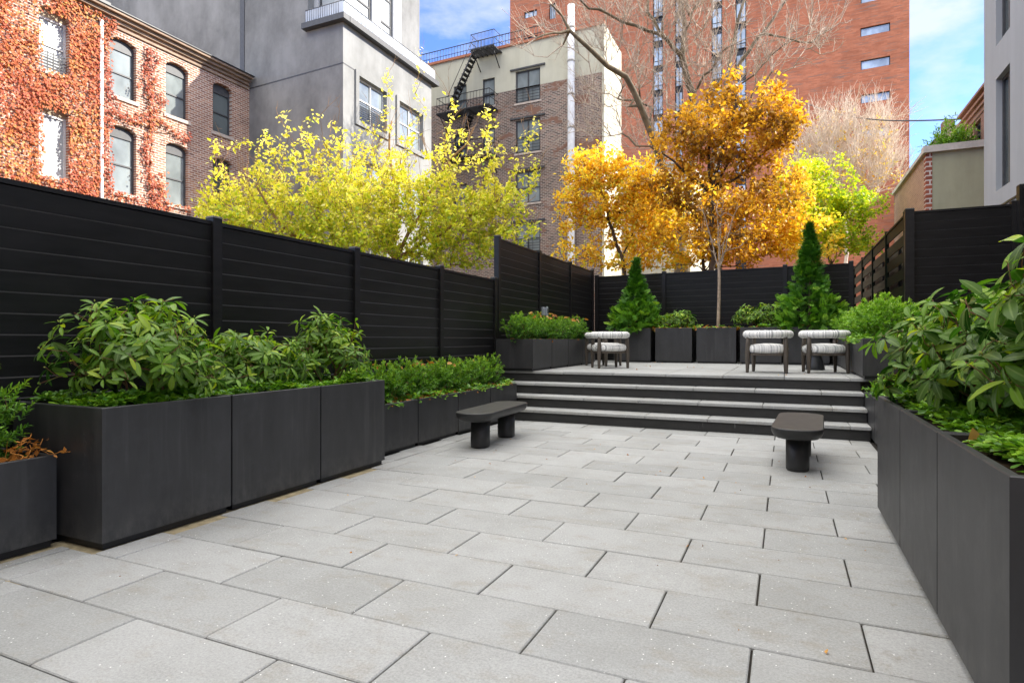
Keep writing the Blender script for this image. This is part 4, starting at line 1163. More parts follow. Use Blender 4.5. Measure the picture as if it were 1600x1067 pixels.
for i, (a, b, c, d) in enumerate(wins+lowr+lowr2):
    fl_.window(gb, a, b, c, d, 'winwhite', 'pane', .16, .07, 1, .52, False, (8,.36) if i == 0 else None)
    mb = MB()
    for (x0,x1,z0,z1) in ((a-.22,a-.02,c-.22,d+.2),(b+.02,b+.22,c-.22,d+.2),(a-.02,b+.02,d+.02,d+.2),(a-.02,b+.02,c-.22,c-.02)): fl_.box(mb, x0, x1, z0, z1, -.07, .02)
    mb.build('window_surround', M['sidegrey'], gb)
# incised joint lines as thin dark beads
zj = fd.hit(536, 98.3)[1]; zj0 = fd.hit(388, 139.5)[1]
mb = MB(); u0 = fd.hit(388, 139)[0]
mb.hexa([fd.P(u0,zj0-.02,-.01),fd.P(L,zj-.02,-.01),fd.P(L,zj-.02,.01),fd.P(u0,zj0-.02,.01),fd.P(u0,zj0+.02,-.01),fd.P(L,zj+.02,-.01),fd.P(L,zj+.02,.01),fd.P(u0,zj0+.02,.01)])
fl_.box(mb, 0, wins[0][0]-.23, zj-.02, zj+.02, -.01, .01)
mb.build('joint_line', M['winframe'], gb)
u_ = fd.hit(379, 60)[0]; mb = MB(); fd.box(mb, u_-.12, u_+.12, 11, 26, -.03, .02); mb.build('expansion_joint', M['winframe'], gb)
# ledge round the terrace
mb = MB(); fd.box(mb, ua-.1, L+.25, zl-.10, zl+.12, -.26, .1); fl_.box(mb, .11, fl_.len+.3, zl-.10, zl+.12, -.26, .1)
mb.build('ledge', M['winframe'], gb)
mb = MB(); fd.box(mb, ua, L+.12, zl+.12, zl+.62, -.14, -.12); fl_.box(mb, -.12, fl_.len+.1, zl+.12, zl+.62, -.14, -.12); mb.build('glass_rail', M['glassrail'], gb)
mb = MB(); mb.tube([fd.P(ua,zl+.64,-.13), fd.P(L+.13,zl+.64,-.13), fl_.P(fl_.len+.1,zl+.64,-.13)], .025, 6)
for k in range(16): u = ua+(L-ua)*k/16; mb.tube([fd.P(u,zl+.1,-.13), fd.P(u,zl+.64,-.13)], .018, 5)
for k in range(28): u = fl_.len*k/27; mb.tube([fl_.P(u,zl+.1,-.13), fl_.P(u,zl+.64,-.13)], .018, 5)
mb.build('railing', M['winframe'], gb)
# white upper storey
XU = XG-.35; YU = YG+.35; fu = Fac((q[0], YU), (XU, YU), (0,1)); YUE = atx(627, 60, XU).y
fv = Fac((XU, YU), (XU, YUE), (-1,0))
mb = MB()
a0 = fu.hit(497, 20)[0]; a1 = fu.hit(523, 20)[0]
hu = [(a0, a1, zl+.3, zl+4.4), (a0, a1, zl+5.2, zl+9)]
fu.wall(mb, 0, fu.len, zl, 27, hu, .2)
b0, b1 = fv.hit(538.5,20)[0]+.05, fv.hit(582,20)[0]; b2, b3 = fv.hit(595,60)[0], fv.hit(615,60)[0]
hv = [(b0,b1,zl+.3,zl+4.4),(b2,b3,zl+.3,zl+4.0),(b0,b1,zl+5.2,zl+9),(b2,b3,zl+5.2,zl+9)]
fv.wall(mb, 0, fv.len, zl, 27, hv, .2)
mb.add([(XU,YUE,zl),(XU-10,YUE,zl),(XU-10,YUE,27),(XU,YUE,27)], [(0,1,2,3)])
mb.build('upper_storey', M['white'], gb)
for h in hu: fu.window(gb, *h, 'winframe', 'pane_white', .16, .08, 0, [.32,.62], False)
for h in hv: fv.window(gb, *h, 'winframe', 'pane_white', .16, .10, 0, [.32,.62], False)

# --- old apartment house with cream top and fire escape
def wallline(pxa, pxb, px0, d0, vp):
    """plan line through the point at pixel column px0 and depth d0, horizontal lines vanishing at column vp"""
    r = ray(vp, HZ); dv = Vector((r.x, r.y, 0)); p0 = atd(px0, HZ, d0); p0.z = 0
    nrm = Vector((dv.y, -dv.x, 0)); out = []
    for px in (pxa, pxb):
        rr = ray(px, HZ); k = nrm.dot(p0)/(nrm.x*rr.x+nrm.y*rr.y); out.append((rr.x*k, rr.y*k))
    return out
pa, pb = wallline(640, 945, 824, 38, -1120)
fa = Fac(pa, pb, (0,1))
ab = thing('apartment_house', (pa[0], pa[1], 0), 'old brick apartment house with a cream upper wall, fire escape and double windows', 'building')
H1 = lambda px, py: fa.hit(px, py)
zroof = H1(862, 58)[1]; zband = H1(862, 128.5)[1]
whole = []
for pxa, pxb, ys in ((805.5,844,((113,163),(189.5,241),(269.6,319.5),(350,396))), (754,773,((125,168),(202,246),(282,325))), (709,729,((136,181),(212,255),(290,330)))):
    for yt, yb in ys:
        u0, u1 = H1(pxa, yt)[0], H1(pxb, yt)[0]; whole.append((u0, u1, H1(pxa, yb)[1], H1(pxa, yt)[1]))
mb = MB(); fa.wall(mb, 0, fa.len, zband, zroof, [w for w in whole if w[3] > zband and w[2] > zband] + [(w[0],w[1],zband,w[3]) for w in whole if w[2] < zband < w[3]], .2, 0)
mb.build('cream_wall', M['cream'], ab)
mb = MB(); fa.wall(mb, 0, fa.len, 0, zband, [w for w in whole if w[3] < zband] + [(w[0],w[1],w[2],zband) for w in whole if w[2] < zband < w[3]], .2, 0)
mb.build('brick_wall', M['brick_brown'], ab)
for i, w in enumerate(whole):
    dbl = i < 4
    fa.window(ab, *w, 'winframe', 'pane' if i % 3 else 'pane', .15, .09, 1 if dbl else 0, .48, True, (5,.36) if dbl and i in (0,1,3) else None)
    mb = MB(); fa.box(mb, w[0]-.35, w[1]+.35, w[3]+.06, w[3]+.16, -.10, .02) if dbl else None
    if dbl: mb.build('lintel', M['winframe'], ab)
# pale vertical corner pier and receding sunlit flank
mb = MB(); ue = H1(944.5, 100)[0]; fa.box(mb, ue-.1, fa.len+.02, 0, zroof-.02, -.14, .1)
cor = fa.P(fa.len, 0)
dirv = ray(1228, HZ); s_ = 3.6
flank_end = (cor[0]+dirv.x*s_*1.0, cor[1]+dirv.y*s_)
mb.add([fa.P(fa.len+.02,0,-.14), (flank_end[0], flank_end[1], 0), (flank_end[0], flank_end[1], zroof), fa.P(fa.len+.02,zroof,-.14)], [(0,1,2,3)])
mb.add([fa.P(0,zroof), fa.P(fa.len,zroof), (flank_end[0], flank_end[1], zroof), (pa[0], pa[1]+4, zroof)], [(0,1,2,3)])
mb.build('flank_wall', M['cream'], ab)
mb = MB(); fa.box(mb, 0, fa.len, zroof, zroof+.16, -.1, .3); mb.build('coping', M['coping_red'], ab)
mb = MB()
for k in range(46):
    u = fa.len*.0+(fa.len*.72)*k/45; mb.tube([fa.P(u,zroof+.15,.1), fa.P(u,zroof+.95,.1)], .018, 4)
mb.tube([fa.P(0,zroof+.95,.1), fa.P(fa.len*.72,zroof+.95,.1)], .03, 5); mb.tube([fa.P(0,zroof+.5,.1), fa.P(fa.len*.72,zroof+.5,.1)], .02, 5)
mb.build('roof_railing', M['iron'], ab)
# white flue
u0, u1 = H1(891, 100)[0], H1(901.5, 100)[0]
t = thing('white_flue', fa.P(u0, 0, -.4), 'tall white metal flue pipe running up the brick apartment house past its roof', 'flue pipe')
MB().tube([fa.P((u0+u1)/2, z, -.42) for z in (0,6,12,18,H1(896,14)[1])], (u1-u0)/2, 14).build('pipe', M['pipe'], t)
for z in range(2, 22, 2): MB().tube([fa.P((u0+u1)/2, z, -.42), fa.P((u0+u1)/2, z+.12, -.42)], (u1-u0)/2+.03, 14).build('pipe_band', M['coping'], t)
# fire escape
fe = thing('fire_escape', fa.P(H1(700,180)[0], 5, -.6), 'black iron fire escape with steep stairs zigzagging up the apartment house to its roof', 'fire escape')
def plat(pxa, pxb, py, proj=1.1, rail=True, name='platform'):
    u0, zc = H1(pxa, py); u1 = H1(pxb, py)[0]; zc = H1((pxa+pxb)/2, py)[1]
    mb = MB(); n = 8
    for k in range(n): d = -.05-proj*k/(n-1); fa.box(mb, u0, u1, zc-.03, zc+.03, d-.03, d+.03)
    for k in range(6): u = u0+(u1-u0)*k/5; fa.box(mb, u-.03, u+.03, zc-.09, zc-.035, -proj-.1, 0)
    mb.build(name, M['iron'], fe)
    for k in range(2):
        u = u0+.15 if k == 0 else u1-.15; MB().tube([fa.P(u,zc-.05,-proj), fa.P(u,zc-1.0,-.02)], .035, 5).build('bracket', M['iron'], fe)
    if rail:
        mb = MB()
        for h_ in (.5,1.0): mb.tube([fa.P(u0,zc+h_,0), fa.P(u0,zc+h_,-proj-.05), fa.P(u1,zc+h_,-proj-.05), fa.P(u1,zc+h_,0)], .025, 5)
        for k in range(18): u = u0+(u1-u0)*k/17; mb.tube([fa.P(u,zc,-proj-.05), fa.P(u,zc+1.0,-proj-.05)], .014, 4)
        mb.build('railing', M['iron'], fe)
    return u0, u1, zc
def stair(pa_, pb_, off=-.75, wd=.55):
    (ua_, za), (ub_, zb) = H1(*pa_), H1(*pb_); mb = MB()
    for d in (off-wd/2, off+wd/2): mb.tube([fa.P(ua_,za,d), fa.P(ub_,zb,d)], .055, 6)
    n = 13
    for k in range(1, n): t_ = k/n; u = ua_+(ub_-ua_)*t_; z = za+(zb-za)*t_; fa.box(mb, u-.14, u+.14, z-.02, z+.02, off-wd/2, off+wd/2)
    mb.build('stair', M['iron'], fe)
    mb = MB()
    for d in (off-wd/2,): mb.tube([fa.P(ua_,za+.8,d), fa.P(ub_,zb+.8,d)], .02, 5)
    mb.build('handrail', M['iron'], fe)
plat(697, 778, 180); plat(748, 784, 86, 1.0); plat(700, 780, 252)
stair((712,180), (752,90)); stair((722,252), (745,184))

# pole beside the pier and the low cream building behind the trees
cp = wallline(955, 1075, 1010, 44, -1120); fc = Fac(cp[0], cp[1], (0,1))
t = thing('cream_annex', (cp[0][0], cp[0][1], 0), 'low cream rendered building behind the big trees at the back', 'building')
zc = fc.hit(1010, 262)[1]
mb = MB(); fc.wall(mb, 0, fc.len, 0, zc, [], .2); a = cp[0]; b_ = cp[1]
mb.add([(a[0],a[1],zc),(b_[0],b_[1],zc),(b_[0]+1,b_[1]+8,zc),(a[0],a[1]+8,zc)], [(0,1,2,3)]); mb.add([(b_[0],b_[1],0),(b_[0]+1,b_[1]+8,0),(b_[0]+1,b_[1]+8,zc),(b_[0],b_[1],zc)], [(0,1,2,3)])
mb.build('wall', M['cream'], t)
mb = MB(); fc.box(mb, 0, fc.len, zc, zc+.2, -.15, .3); mb.build('coping', M['coping'], t)

# --- red brick tower
ta, tb = wallline(797, 1421, 1360, 56, -1010)
ft = Fac(ta, tb, (0,1)); tw = thing('brick_tower', (ta[0], ta[1], 0), 'huge red brick apartment tower with columns of windows rising behind the trees', 'building')
T1 = lambda px, py: ft.hit(px, py)
th = []; strips = [(1020,1036),(1054.5,1067),(1111.5,1128.5),(1149,1166)]
ztop = T1(1100, -420)[1]
for pa_, pb_ in strips:
    u0, u1 = T1(pa_, 100)[0], T1(pb_, 100)[0]; th.append((u0, u1, 6, ztop-1.5))
sl = []
for pxa, pxb, yt, yb in ((1344.5,1391,44.5,58),(1345,1391,95.5,110),(1345,1391,149,162.5),(1345,1391,-8,6),(1345,1391,203,217),(819,839,20,30),(819,839,60,70),(819,839,-20,-10)):
    u0, u1 = T1(pxa, 50)[0], T1(pxb, 50)[0]; z1, z0 = T1(pxa, yt)[1], T1(pxa, yb)[1]; sl.append((u0,u1,z0,z1))
u0, u1 = T1(858,20)[0], T1(868,20)[0]; sl.append((u0,u1,T1(863,30)[1],T1(863,6)[1]))
mb = MB(); ft.wall(mb, 0, ft.len, 0, ztop, th+sl, .35)
mb.add([(tb[0],tb[1],0),(tb[0]+2,tb[1]+25,0),(tb[0]+2,tb[1]+25,ztop),(tb[0],tb[1],ztop)], [(0,1,2,3)])
mb.add([(ta[0],ta[1],0),(ta[0]-2,ta[1]+25,0),(ta[0]-2,ta[1]+25,ztop),(ta[0],ta[1],ztop)], [(0,1,2,3)])
mb.add([(ta[0],ta[1],ztop),(tb[0],tb[1],ztop),(tb[0]+2,tb[1]+25,ztop),(ta[0]-2,ta[1]+25,ztop)], [(0,1,2,3)])
mb.build('wall', M['brick_tower'], tw)
for s in sl[:5]: ft.window(tw, *s, 'dark', 'pane_blue', .2, .07, 0, None, False)
for s in sl[5:]: ft.window(tw, *s, 'dark', 'pane_blue', .2, .10, 2, None, False)
pit = None
z_a = T1(1120, 52)[1]; z_b = T1(1120, 92)[1]; pit = z_a-z_b; wh = pit*.78
for si, (u0, u1, _, _) in enumerate(th):
    mb = MB(); ft.box(mb, u0, u1, 6, ztop-1.5, .30, .36); mb.build('spandrel_strip', M['dark'], tw)
    z = z_a+pit*5
    for k in range(13):
        ft.window(tw, u0+.03, u1-.03, z-wh-(si*.0), z, 'dark', 'pane_blue', .2, .08, 1, [.25], False)
        z -= pit

# --- right: pale modern building, olive wall, red house
XR_ = 4.1
rb = thing('modern_building', (XR_, 10, 0), 'pale grey modern building with tall narrow windows at the right edge', 'building')
yE = atx(1537.5, 150, XR_).y
fr2 = Fac((XR_, 2.0), (XR_, yE), (1,0)); T2 = lambda px, py: fr2.hit(px, py)
u0 = T2(1556, 200)[0]; u1 = T2(1578, 200)[0]
ua_, ub_ = min(u0,u1), max(u0,u1)
zs1 = (T2(1557, 299)[1], T2(1557, 124)[1]); zs2 = (T2(1557, 72)[1], T2(1557, 72)[1]+3.0)
uc = T2(1600, 200)[0]
hs = []
for s_ in (0, 2.6, 5.2, 7.8, 10.4):
    for z in (zs1, zs2, (zs2[0]+(zs2[0]-zs1[0]), zs2[0]+(zs2[0]-zs1[0])+3.0), (zs2[0]+2*(zs2[0]-zs1[0]), zs2[0]+2*(zs2[0]-zs1[0])+3.0)):
        hs.append((ua_-s_, ub_-s_, z[0], z[1]))
mb = MB(); fr2.wall(mb, 0, fr2.len, 0, 17.5, hs, .2)
mb.add([(XR_,yE,0),(XR_+5,yE,0),(XR_+5,yE,17.5),(XR_,yE,17.5)], [(0,1,2,3)]); mb.add([(XR_,2,0),(XR_+5,2,0),(XR_+5,2,17.5),(XR_,2,17.5)], [(0,1,2,3)])
mb.add([(XR_,2,17.5),(XR_+5,2,17.5),(XR_+5,yE,17.5),(XR_,yE,17.5)], [(0,1,2,3)])
mb.build('wall', M['lightgrey'], rb)
mb = MB().box(XR_+5, XR_+14, 8, 25.0, 0, 17.0); mb.build('added_shade_wing', M['lightgrey'], rb)  # unseen wing added so its shadow keeps the sun off the yard
for h in hs: fr2.window(rb, *h, 'winframe', 'pane_dark', .17, .07, 1, None, False)
zb0 = T2(1557, 306)[1]
mb = MB(); fr2.box(mb, 0, fr2.len, zb0-.30, zb0-.26, -.02, .01); mb.build('joint_line', M['dark'], rb)

own = thing('added_shade_house', (-1,-3.5,0), 'added unseen brick house, its back wall shading faces turned to the camera', 'building')  # house added out of view behind the camera to darken faces turned toward it
fo = Fac((-7,-3.4), (6,-3.4), (0,-1)); ho = [(1.5,3.0,1,3),(5.2,7.8,.02,2.4),(10,11.5,1,3),(1.5,3.0,4.5,6.5),(5.8,7.2,4.5,6.5),(10,11.5,4.5,6.5)]
mb = MB(); fo.wall(mb, 0, 13, 0, 11, ho, .15); mb.add([(-7,-3.4,11),(6,-3.4,11),(6,-13,11),(-7,-13,11)], [(0,1,2,3)]); mb.add([(-7,-3.4,0),(-7,-13,0),(-7,-13,11),(-7,-3.4,11)], [(0,1,2,3)]); mb.add([(6,-3.4,0),(6,-13,0),(6,-13,11),(6,-3.4,11)], [(0,1,2,3)]); mb.build('wall', M['brick_brown'], own)
for h in ho: fo.window(own, *h, 'dark', 'pane_dark', .12, .07, 1, .5, False)
YO = 22.0; oa = aty(1446.5, 240, YO); ob = aty(1541, 228, YO)
oh = thing('olive_house', (oa.x, YO, 0), 'low olive stucco wall with a pale stone coping and brick side, right of the trees', 'building')
zo = oa.z; X0 = oa.x; X1 = 7.0; YB = atx(1397, 300, X0).y
mb = MB().add([(X0+.16,YO,0),(X1,YO,0),(X1,YO,zo),(X0+.16,YO,zo)], [(0,1,2,3)]); mb.build('front_wall', M['olive'], oh)
mb = MB().box(X0, X0+.16, YO-.02, YO+.25, 0, zo); mb.build('quoin_strip', M['brick_quoin'], oh)
mb = MB().add([(X0+.01,YO+.25,0),(X0+.01,YB,0),(X0+.01,YB,zo),(X0+.01,YO+.25,zo)], [(0,1,2,3)]).add([(X0,YO+.25,zo-.05),(X1,YO+.25,zo-.05),(X1,YB,zo-.05),(X0,YB,zo-.05)], [(0,1,2,3)]).add([(X0,YB,0),(X1,YB,0),(X1,YB,zo),(X0,YB,zo)], [(0,1,2,3)])
mb.build('side_wall', M['brick_pale'], oh)
mb = MB().box(X0-.08, X1, YO-.12, YO+.25, zo, zo+.2); mb.box(X0-.08, X0+.25, YO+.255, YB, zo+.002, zo+.12); mb.build('coping', M['coping'], oh)
# roof plants
for i, (px, py, h, r_, s) in enumerate(((1472,238,1.0,.45,1),(1492,232,1.25,.5,2),(1507,228,1.0,.35,3))):
    p = aty(px, py, YO+1.2+i*.3); 
    needle_shrub((p.x, p.y, zo+.45*h), (r_*.9, r_, .62*h), 110, 'grey green bush growing on the flat roof of the olive house, %s from the left' % names[i], 120+i, 'shrub', 'roof_bush', 'bushes on the olive house roof', zo, .10, mat='yew', per=14, spray=.5, up=.5)
# red house behind
XH = 5.6
ya = atx(1536, 140, XH); yb_ = atx(1508, 175, XH)
rh = thing('red_house', (XH, ya.y, 0), 'red brick row house with a stepped cornice and white downpipe behind the olive wall', 'building')
zt = ya.z; fh = Fac((XH, ya.y-4), (XH, yb_.y+.5), (1,0)); T3 = lambda px, py: fh.hit(px, py)
h0 = (T3(1532.5,200)[0], T3(1522,200)[0], T3(1532.5,232)[1], T3(1532.5,184)[1]); h0 = (min(h0[0],h0[1]), max(h0[0],h0[1]), h0[2], h0[3])
mb = MB(); fh.wall(mb, 0, fh.len, 0, zt, [h0], .2); e_ = fh.P(fh.len,0)
mb.add([(XH,e_[1],0),(XH+8,e_[1],0),(XH+8,e_[1],zt),(XH,e_[1],zt)], [(0,1,2,3)]); mb.add([(XH,ya.y-4,zt),(XH+8,ya.y-4,zt),(XH+8,e_[1],zt),(XH,e_[1],zt)], [(0,1,2,3)])
mb.build('wall', M['redhouse'], rh)
mb = MB()
for k, (z_, d_) in enumerate(((zt-.62,-.03),(zt-.42,-.06),(zt-.22,-.09),(zt-.0,-.13))): fh.box(mb, 0, fh.len, z_-.08, z_, d_, .02)
mb.build('cornice', M['redhouse'], rh)
fh.window(rh, *h0, 'dark', 'pane_dark', .15, .1, 1, [.3,.6], False)
u = T3(1511, 200)[0]
MB().tube([fh.P(u+.3,zt-.9,-.05), fh.P(u,zt-1.1,-.2), fh.P(u,zt-1.5,-.22), fh.P(u,0,-.22)], .09, 10).build('downpipe', M['pipe'], rh)
p0 = atd(1467, 204, 42)
tg = thing('tan_house', (p0.x, p0.y, 0), 'distant tan house with a brick chimney seen above the olive wall', 'building')
mb = MB(); zt2 = atd(1467, 210, 42).z
pL = atd(1428, 285, 48); 
mb.box(p0.x-.2, p0.x+5, p0.y, p0.y+14, 0, zt2-.4); mb.build('wall', M['tan'], tg)
mb = MB().add([(p0.x-.35,p0.y-.3,zt2-.4),(p0.x+5,p0.y-.3,zt2-.4),(p0.x+5,p0.y+14.2,zt2-.4),(p0.x-.35,p0.y+14.2,zt2-.4),(p0.x+1.2,p0.y-.3,zt2+.6),(p0.x+1.2,p0.y+14.2,zt2+.6)], [(0,3,5,4),(1,4,5,2),(0,4,1),(3,2,5)]); mb.build('roof', M['cornice'], tg)
MB().box(p0.x+.3, p0.x+1.0, p0.y+.4, p0.y+1.1, zt2-.4, zt2+1.0, 0, .03).build('chimney', M['redhouse'], tg)

# overhead cable
a = atd(1250, 158, 40); b_ = aty(1512, 186, 25.5)
pts = [a.lerp(b_, k/16)-Vector((0,0,.9*math.sin(math.pi*k/16)*.6)) for k in range(17)]
o = MB().tube(pts, .03, 5).build('overhead_cable', M['cable'])
tag(o, 'thin dark overhead cable crossing the sky toward the red house', 'cable')

# ------------------------------------------------------------------ trees
def npv(v): return np.array(tuple(v))
def leafy(name, base, trunk_pts, els, d, nt, nl, size, lmat, wmat, tmat, label, cat='tree', r=(.12,.05), bf=.25, extra=None, spread=.09, tint=None, minz=2.0, T=LEAF_T, Fq=LEAF_F, group='trees beyond the fences', dep=.75, droop=.3, seg=.3, tip=.0035, curve=.35, spr=None, thin=None):
    t = thing(name, base, label, cat, group)
    tr = Tree(); k = None
    for tp in trunk_pts:
        if k is None: k = tr.limb([base]+[tuple(p) for p in tp], -1, r, .35, .03); top0 = k
        else: tr.limb([tuple(p) for p in tp], top0 if len(tr.P) else -1, (r[1]*.8, r[1]*.35), .35, .04)
    Tt = ellip(els, d, nt, dep)
    Tt = Tt[Tt[:,2] > minz]
    if extra is not None: Tt = np.concatenate([Tt, extra])
    tr.grow(Tt, bf, seg, minz=minz*.6, wob=.09, curve=curve); tr.radii(tip, 2.35, r[0])
    tr.wood('trunk', wmat, t, tmat, .016, tr.sprays(*spr[:6]) if spr else None, spr[6] if spr else 0)
    P, D = tr.leaf_pts(nl, .018, spread, thin)
    P[:,2] = np.maximum(P[:,2], .6)
    tn = tint(P) if tint is not None else None
    leaves('crown', P, D, size, lmat, t, T, Fq, tint=tn, droop=droop)
    return tr, t
def shoots(lst, d):
    out = []
    for (x0,y0,x1,y1) in lst:
        for k in range(7): out.append(npv(atd(x0+(x1-x0)*k/6+G.normal()*7, y0+(y1-y0)*k/6, d)))
    return np.array(out)
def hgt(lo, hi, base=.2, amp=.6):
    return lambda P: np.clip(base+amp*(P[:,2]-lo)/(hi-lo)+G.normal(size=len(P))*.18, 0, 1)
b1 = npv(atd(500, 470, 12.3)); b1[2] = 0
leafy('yellow_tree', b1, [[atd(495,430,12.3), atd(480,380,12.3)], [atd(430,340,12.0), atd(400,290,11.8)], [atd(530,330,12.6), atd(525,270,12.7)]],
      [(420,350,130,85,1.2),(525,350,95,95,1.3),(360,335,65,60,.8),(430,270,105,65,.6),(530,265,70,65,.5)], 12.3, 700, 15500, .088, M['yg'], M['twig_y'], M['twig_y'],
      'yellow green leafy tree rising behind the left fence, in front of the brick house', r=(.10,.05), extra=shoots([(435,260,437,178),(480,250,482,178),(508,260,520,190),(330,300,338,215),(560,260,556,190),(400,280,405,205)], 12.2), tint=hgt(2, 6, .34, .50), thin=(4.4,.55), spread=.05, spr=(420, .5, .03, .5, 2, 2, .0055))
b2 = npv(atd(622, 470, 13.6)); b2[2] = 0
leafy('yellow_tree', b2, [[atd(622,430,13.6), atd(618,405,13.6)], [atd(660,380,13.6), atd(740,335,13.5), atd(790,305,13.3)], [atd(612,330,13.8), atd(608,240,13.8), atd(612,190,13.8)], [atd(655,340,13.4), atd(690,270,13.2), atd(740,200,13)], [atd(590,370,13.9), atd(570,320,14)]],
      [(640,345,135,90,1.4),(755,345,90,85,1.3),(580,290,80,75,1.0),(700,260,100,60,.6),(790,310,50,70,.4),(620,225,60,40,.25),(770,240,45,45,.25)], 13.5, 880, 19500, .092, M['yg'], M['twig_y'], M['twig_y'],
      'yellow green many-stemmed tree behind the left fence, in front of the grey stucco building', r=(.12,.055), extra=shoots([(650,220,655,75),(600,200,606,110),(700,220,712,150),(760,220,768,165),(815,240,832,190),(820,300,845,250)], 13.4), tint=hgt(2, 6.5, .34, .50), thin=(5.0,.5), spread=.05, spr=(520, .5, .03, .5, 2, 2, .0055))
b3 = npv(atd(1113, 500, 19)); b3[2] = 0
leafy('orange_tree', b3, [[atd(1112,420,19), atd(1111,360,19), atd(1110,300,19)], [atd(1108,230,19), atd(1105,150,19)], [atd(1135,260,19.2), atd(1160,200,19.5)], [atd(1150,280,19), atd(1210,225,19)], [atd(1070,270,18.8), atd(1035,240,18.6)], [atd(1125,250,18.6), atd(1150,150,18.5)]],
      [(1145,195,112,60,1.5),(1060,215,52,40,.9),(1215,185,50,52,1.1),(1215,140,34,26,.6),(1140,145,45,28,.8),(1150,112,20,16,.5),(1200,265,75,38,.7),(1060,270,65,32,.7),(1130,250,80,30,.5),(1110,300,130,38,.9),(1200,305,80,32,.6),(1110,350,110,34,.6),(1020,300,45,32,.4)], 19, 900, 11800, .15, M['orange'], M['bark_dark'], M['bark_dark'],
      'orange leaved tree with a domed crown behind the back fence', r=(.13,.07), bf=.35, tint=lambda P: np.clip(.35+.2*np.sin(P[:,0]*2+P[:,2]*3)+G.normal(size=len(P))*.2, 0, 1), seg=.28)
b4 = npv(atd(980, 500, 20)); b4[2] = 0
leafy('golden_tree', b4, [[atd(975,420,20), atd(962,380,20), atd(950,330,20)], [atd(930,290,20), atd(910,250,20)], [atd(985,330,20), atd(1010,300,20)]],
      [(930,262,55,42,1.2),(898,320,34,50,.7),(965,320,60,60,.9),(930,395,80,25,.5),(1000,280,42,45,.9),(1010,345,50,50,.8)], 20, 560, 8800, .145, M['yellow'], M['bark_dark'], M['bark_dark'],
      'golden leaved tree behind the left corner of the back fence', r=(.10,.05), bf=.3)
b5 = npv(atd(1100, 500, 21.5)); b5[2] = 0
leafy('amber_tree', b5, [[atd(1100,425,21.5), atd(1095,390,21.5)], [atd(1050,350,21.5), atd(1010,310,21.5)], [atd(1160,380,21.5), atd(1230,370,21.5)]],
      [(1050,335,90,60,1.1),(1160,350,95,55,1.1),(1000,300,40,60,.7),(1120,390,160,30,.8),(1250,365,70,50,1.0),(1010,390,60,35,.5),(1240,290,50,45,.6)], 21.5, 760, 13500, .145, M['yellow'], M['bark_dark'], M['bark_dark'],
      'wide amber leaved tree low behind the middle of the back fence', r=(.11,.05), bf=.3, tint=lambda P: np.clip(.4+.3*np.sin(P[:,0]*1.3)+G.normal(size=len(P))*.22, 0, 1))
b6 = npv(atd(1305, 500, 23)); b6[2] = 0
leafy('lime_tree', b6, [[atd(1300,430,23), atd(1290,380,23)], [atd(1320,330,23), atd(1350,300,23)], [atd(1270,330,23), atd(1260,280,23)]],
      [(1300,350,70,48,1.3),(1340,318,48,30,1),(1262,290,60,48,1),(1250,350,50,45,.8),(1300,262,45,30,.3),(1382,312,20,14,.25),(1345,380,45,25,.4)], 23, 640, 12500, .13, M['lime'], M['bark_dark'], M['twig_y'],
      'bright lime green tree at the right end of the back fence', r=(.10,.05), bf=.3, tint=lambda P: np.clip(.50-.22*(P[:,0]-np.mean(P[:,0]))/2+G.normal(size=len(P))*.2, 0, 1))

# big bare tree
D0 = 25.
t = thing('bare_tree', npv(atd(1068,480,D0))*np.array([1,1,0]), 'large bare tree with heavy spreading limbs and pale twigs in front of the tower', 'tree', 'trees beyond the fences')
tr = Tree(); bb = npv(atd(1068,480,D0)); bb[2] = 0
def L_(pts, d=D0): return [npv(atd(x, y, d+(dz if len((x,y,dz)) else 0))) for x, y, dz in pts]
k0 = tr.limb([bb]+L_([(1066,420,0),(1060,360,0)]), -1, (.40,.30), .5, .02)
kA = tr.limb(L_([(1050,330,0),(1042,280,-.3),(1020,215,-.6),(1000,165,-1),(978,120,-1.3)]), k0, (.16,.11), .5, .02)
kA1 = tr.limb(L_([(950,104,-1.5),(925,80,-1.8),(905,62,-2),(890,48,-2)]), kA, (.11,.07), .4, .02)
tr.limb(L_([(878,25,-2),(862,8,-2.2),(845,-20,-2.4)]), kA1, (.05,.02), .4, .04)
tr.limb(L_([(862,52,-2.4),(838,60,-2.8),(815,76,-3)]), kA1, (.05,.02), .4, .04)
tr.limb(L_([(880,70,-1.8),(855,90,-1.6),(835,88,-1.6)]), kA1, (.04,.015), .4, .04)
kB = tr.limb(L_([(1078,300,.3),(1086,220,.5),(1082,150,.6),(1066,88,.8)]), k0, (.20,.13), .5, .02)
kB1 = tr.limb(L_([(1040,60,.6),(1010,48,.4),(975,36,.2),(950,22,0)]), kB, (.09,.05), .4, .03)
tr.limb(L_([(920,14,-.2),(890,-5,-.5)]), kB1, (.06,.025), .4, .04)
tr.limb(L_([(1030,50,1),(1012,20,1.2),(1005,-30,1.4)]), kB, (.09,.05), .4, .03)
kB2 = tr.limb(L_([(1070,50,1),(1066,15,1),(1064,-40,1)]), kB, (.11,.07), .4, .02)
tr.limb(L_([(1078,25,1.1),(1095,0,1.2),(1120,-30,1.4)]), kB2, (.07,.04), .4, .03)
kC = tr.limb(L_([(1095,330,1),(1118,240,1.5),(1135,130,2)]), k0, (.18,.11), .5, .02)
tr.limb(L_([(1145,70,2),(1155,25,2),(1172,-30,2)]), kC, (.09,.05), .4, .03)
kD = tr.limb(L_([(1150,110,2),(1172,78,2),(1192,52,2)]), kC, (.10,.07), .4, .03)
tr.limb(L_([(1215,20,2),(1240,-15,2)]), kD, (.06,.03), .4, .03)
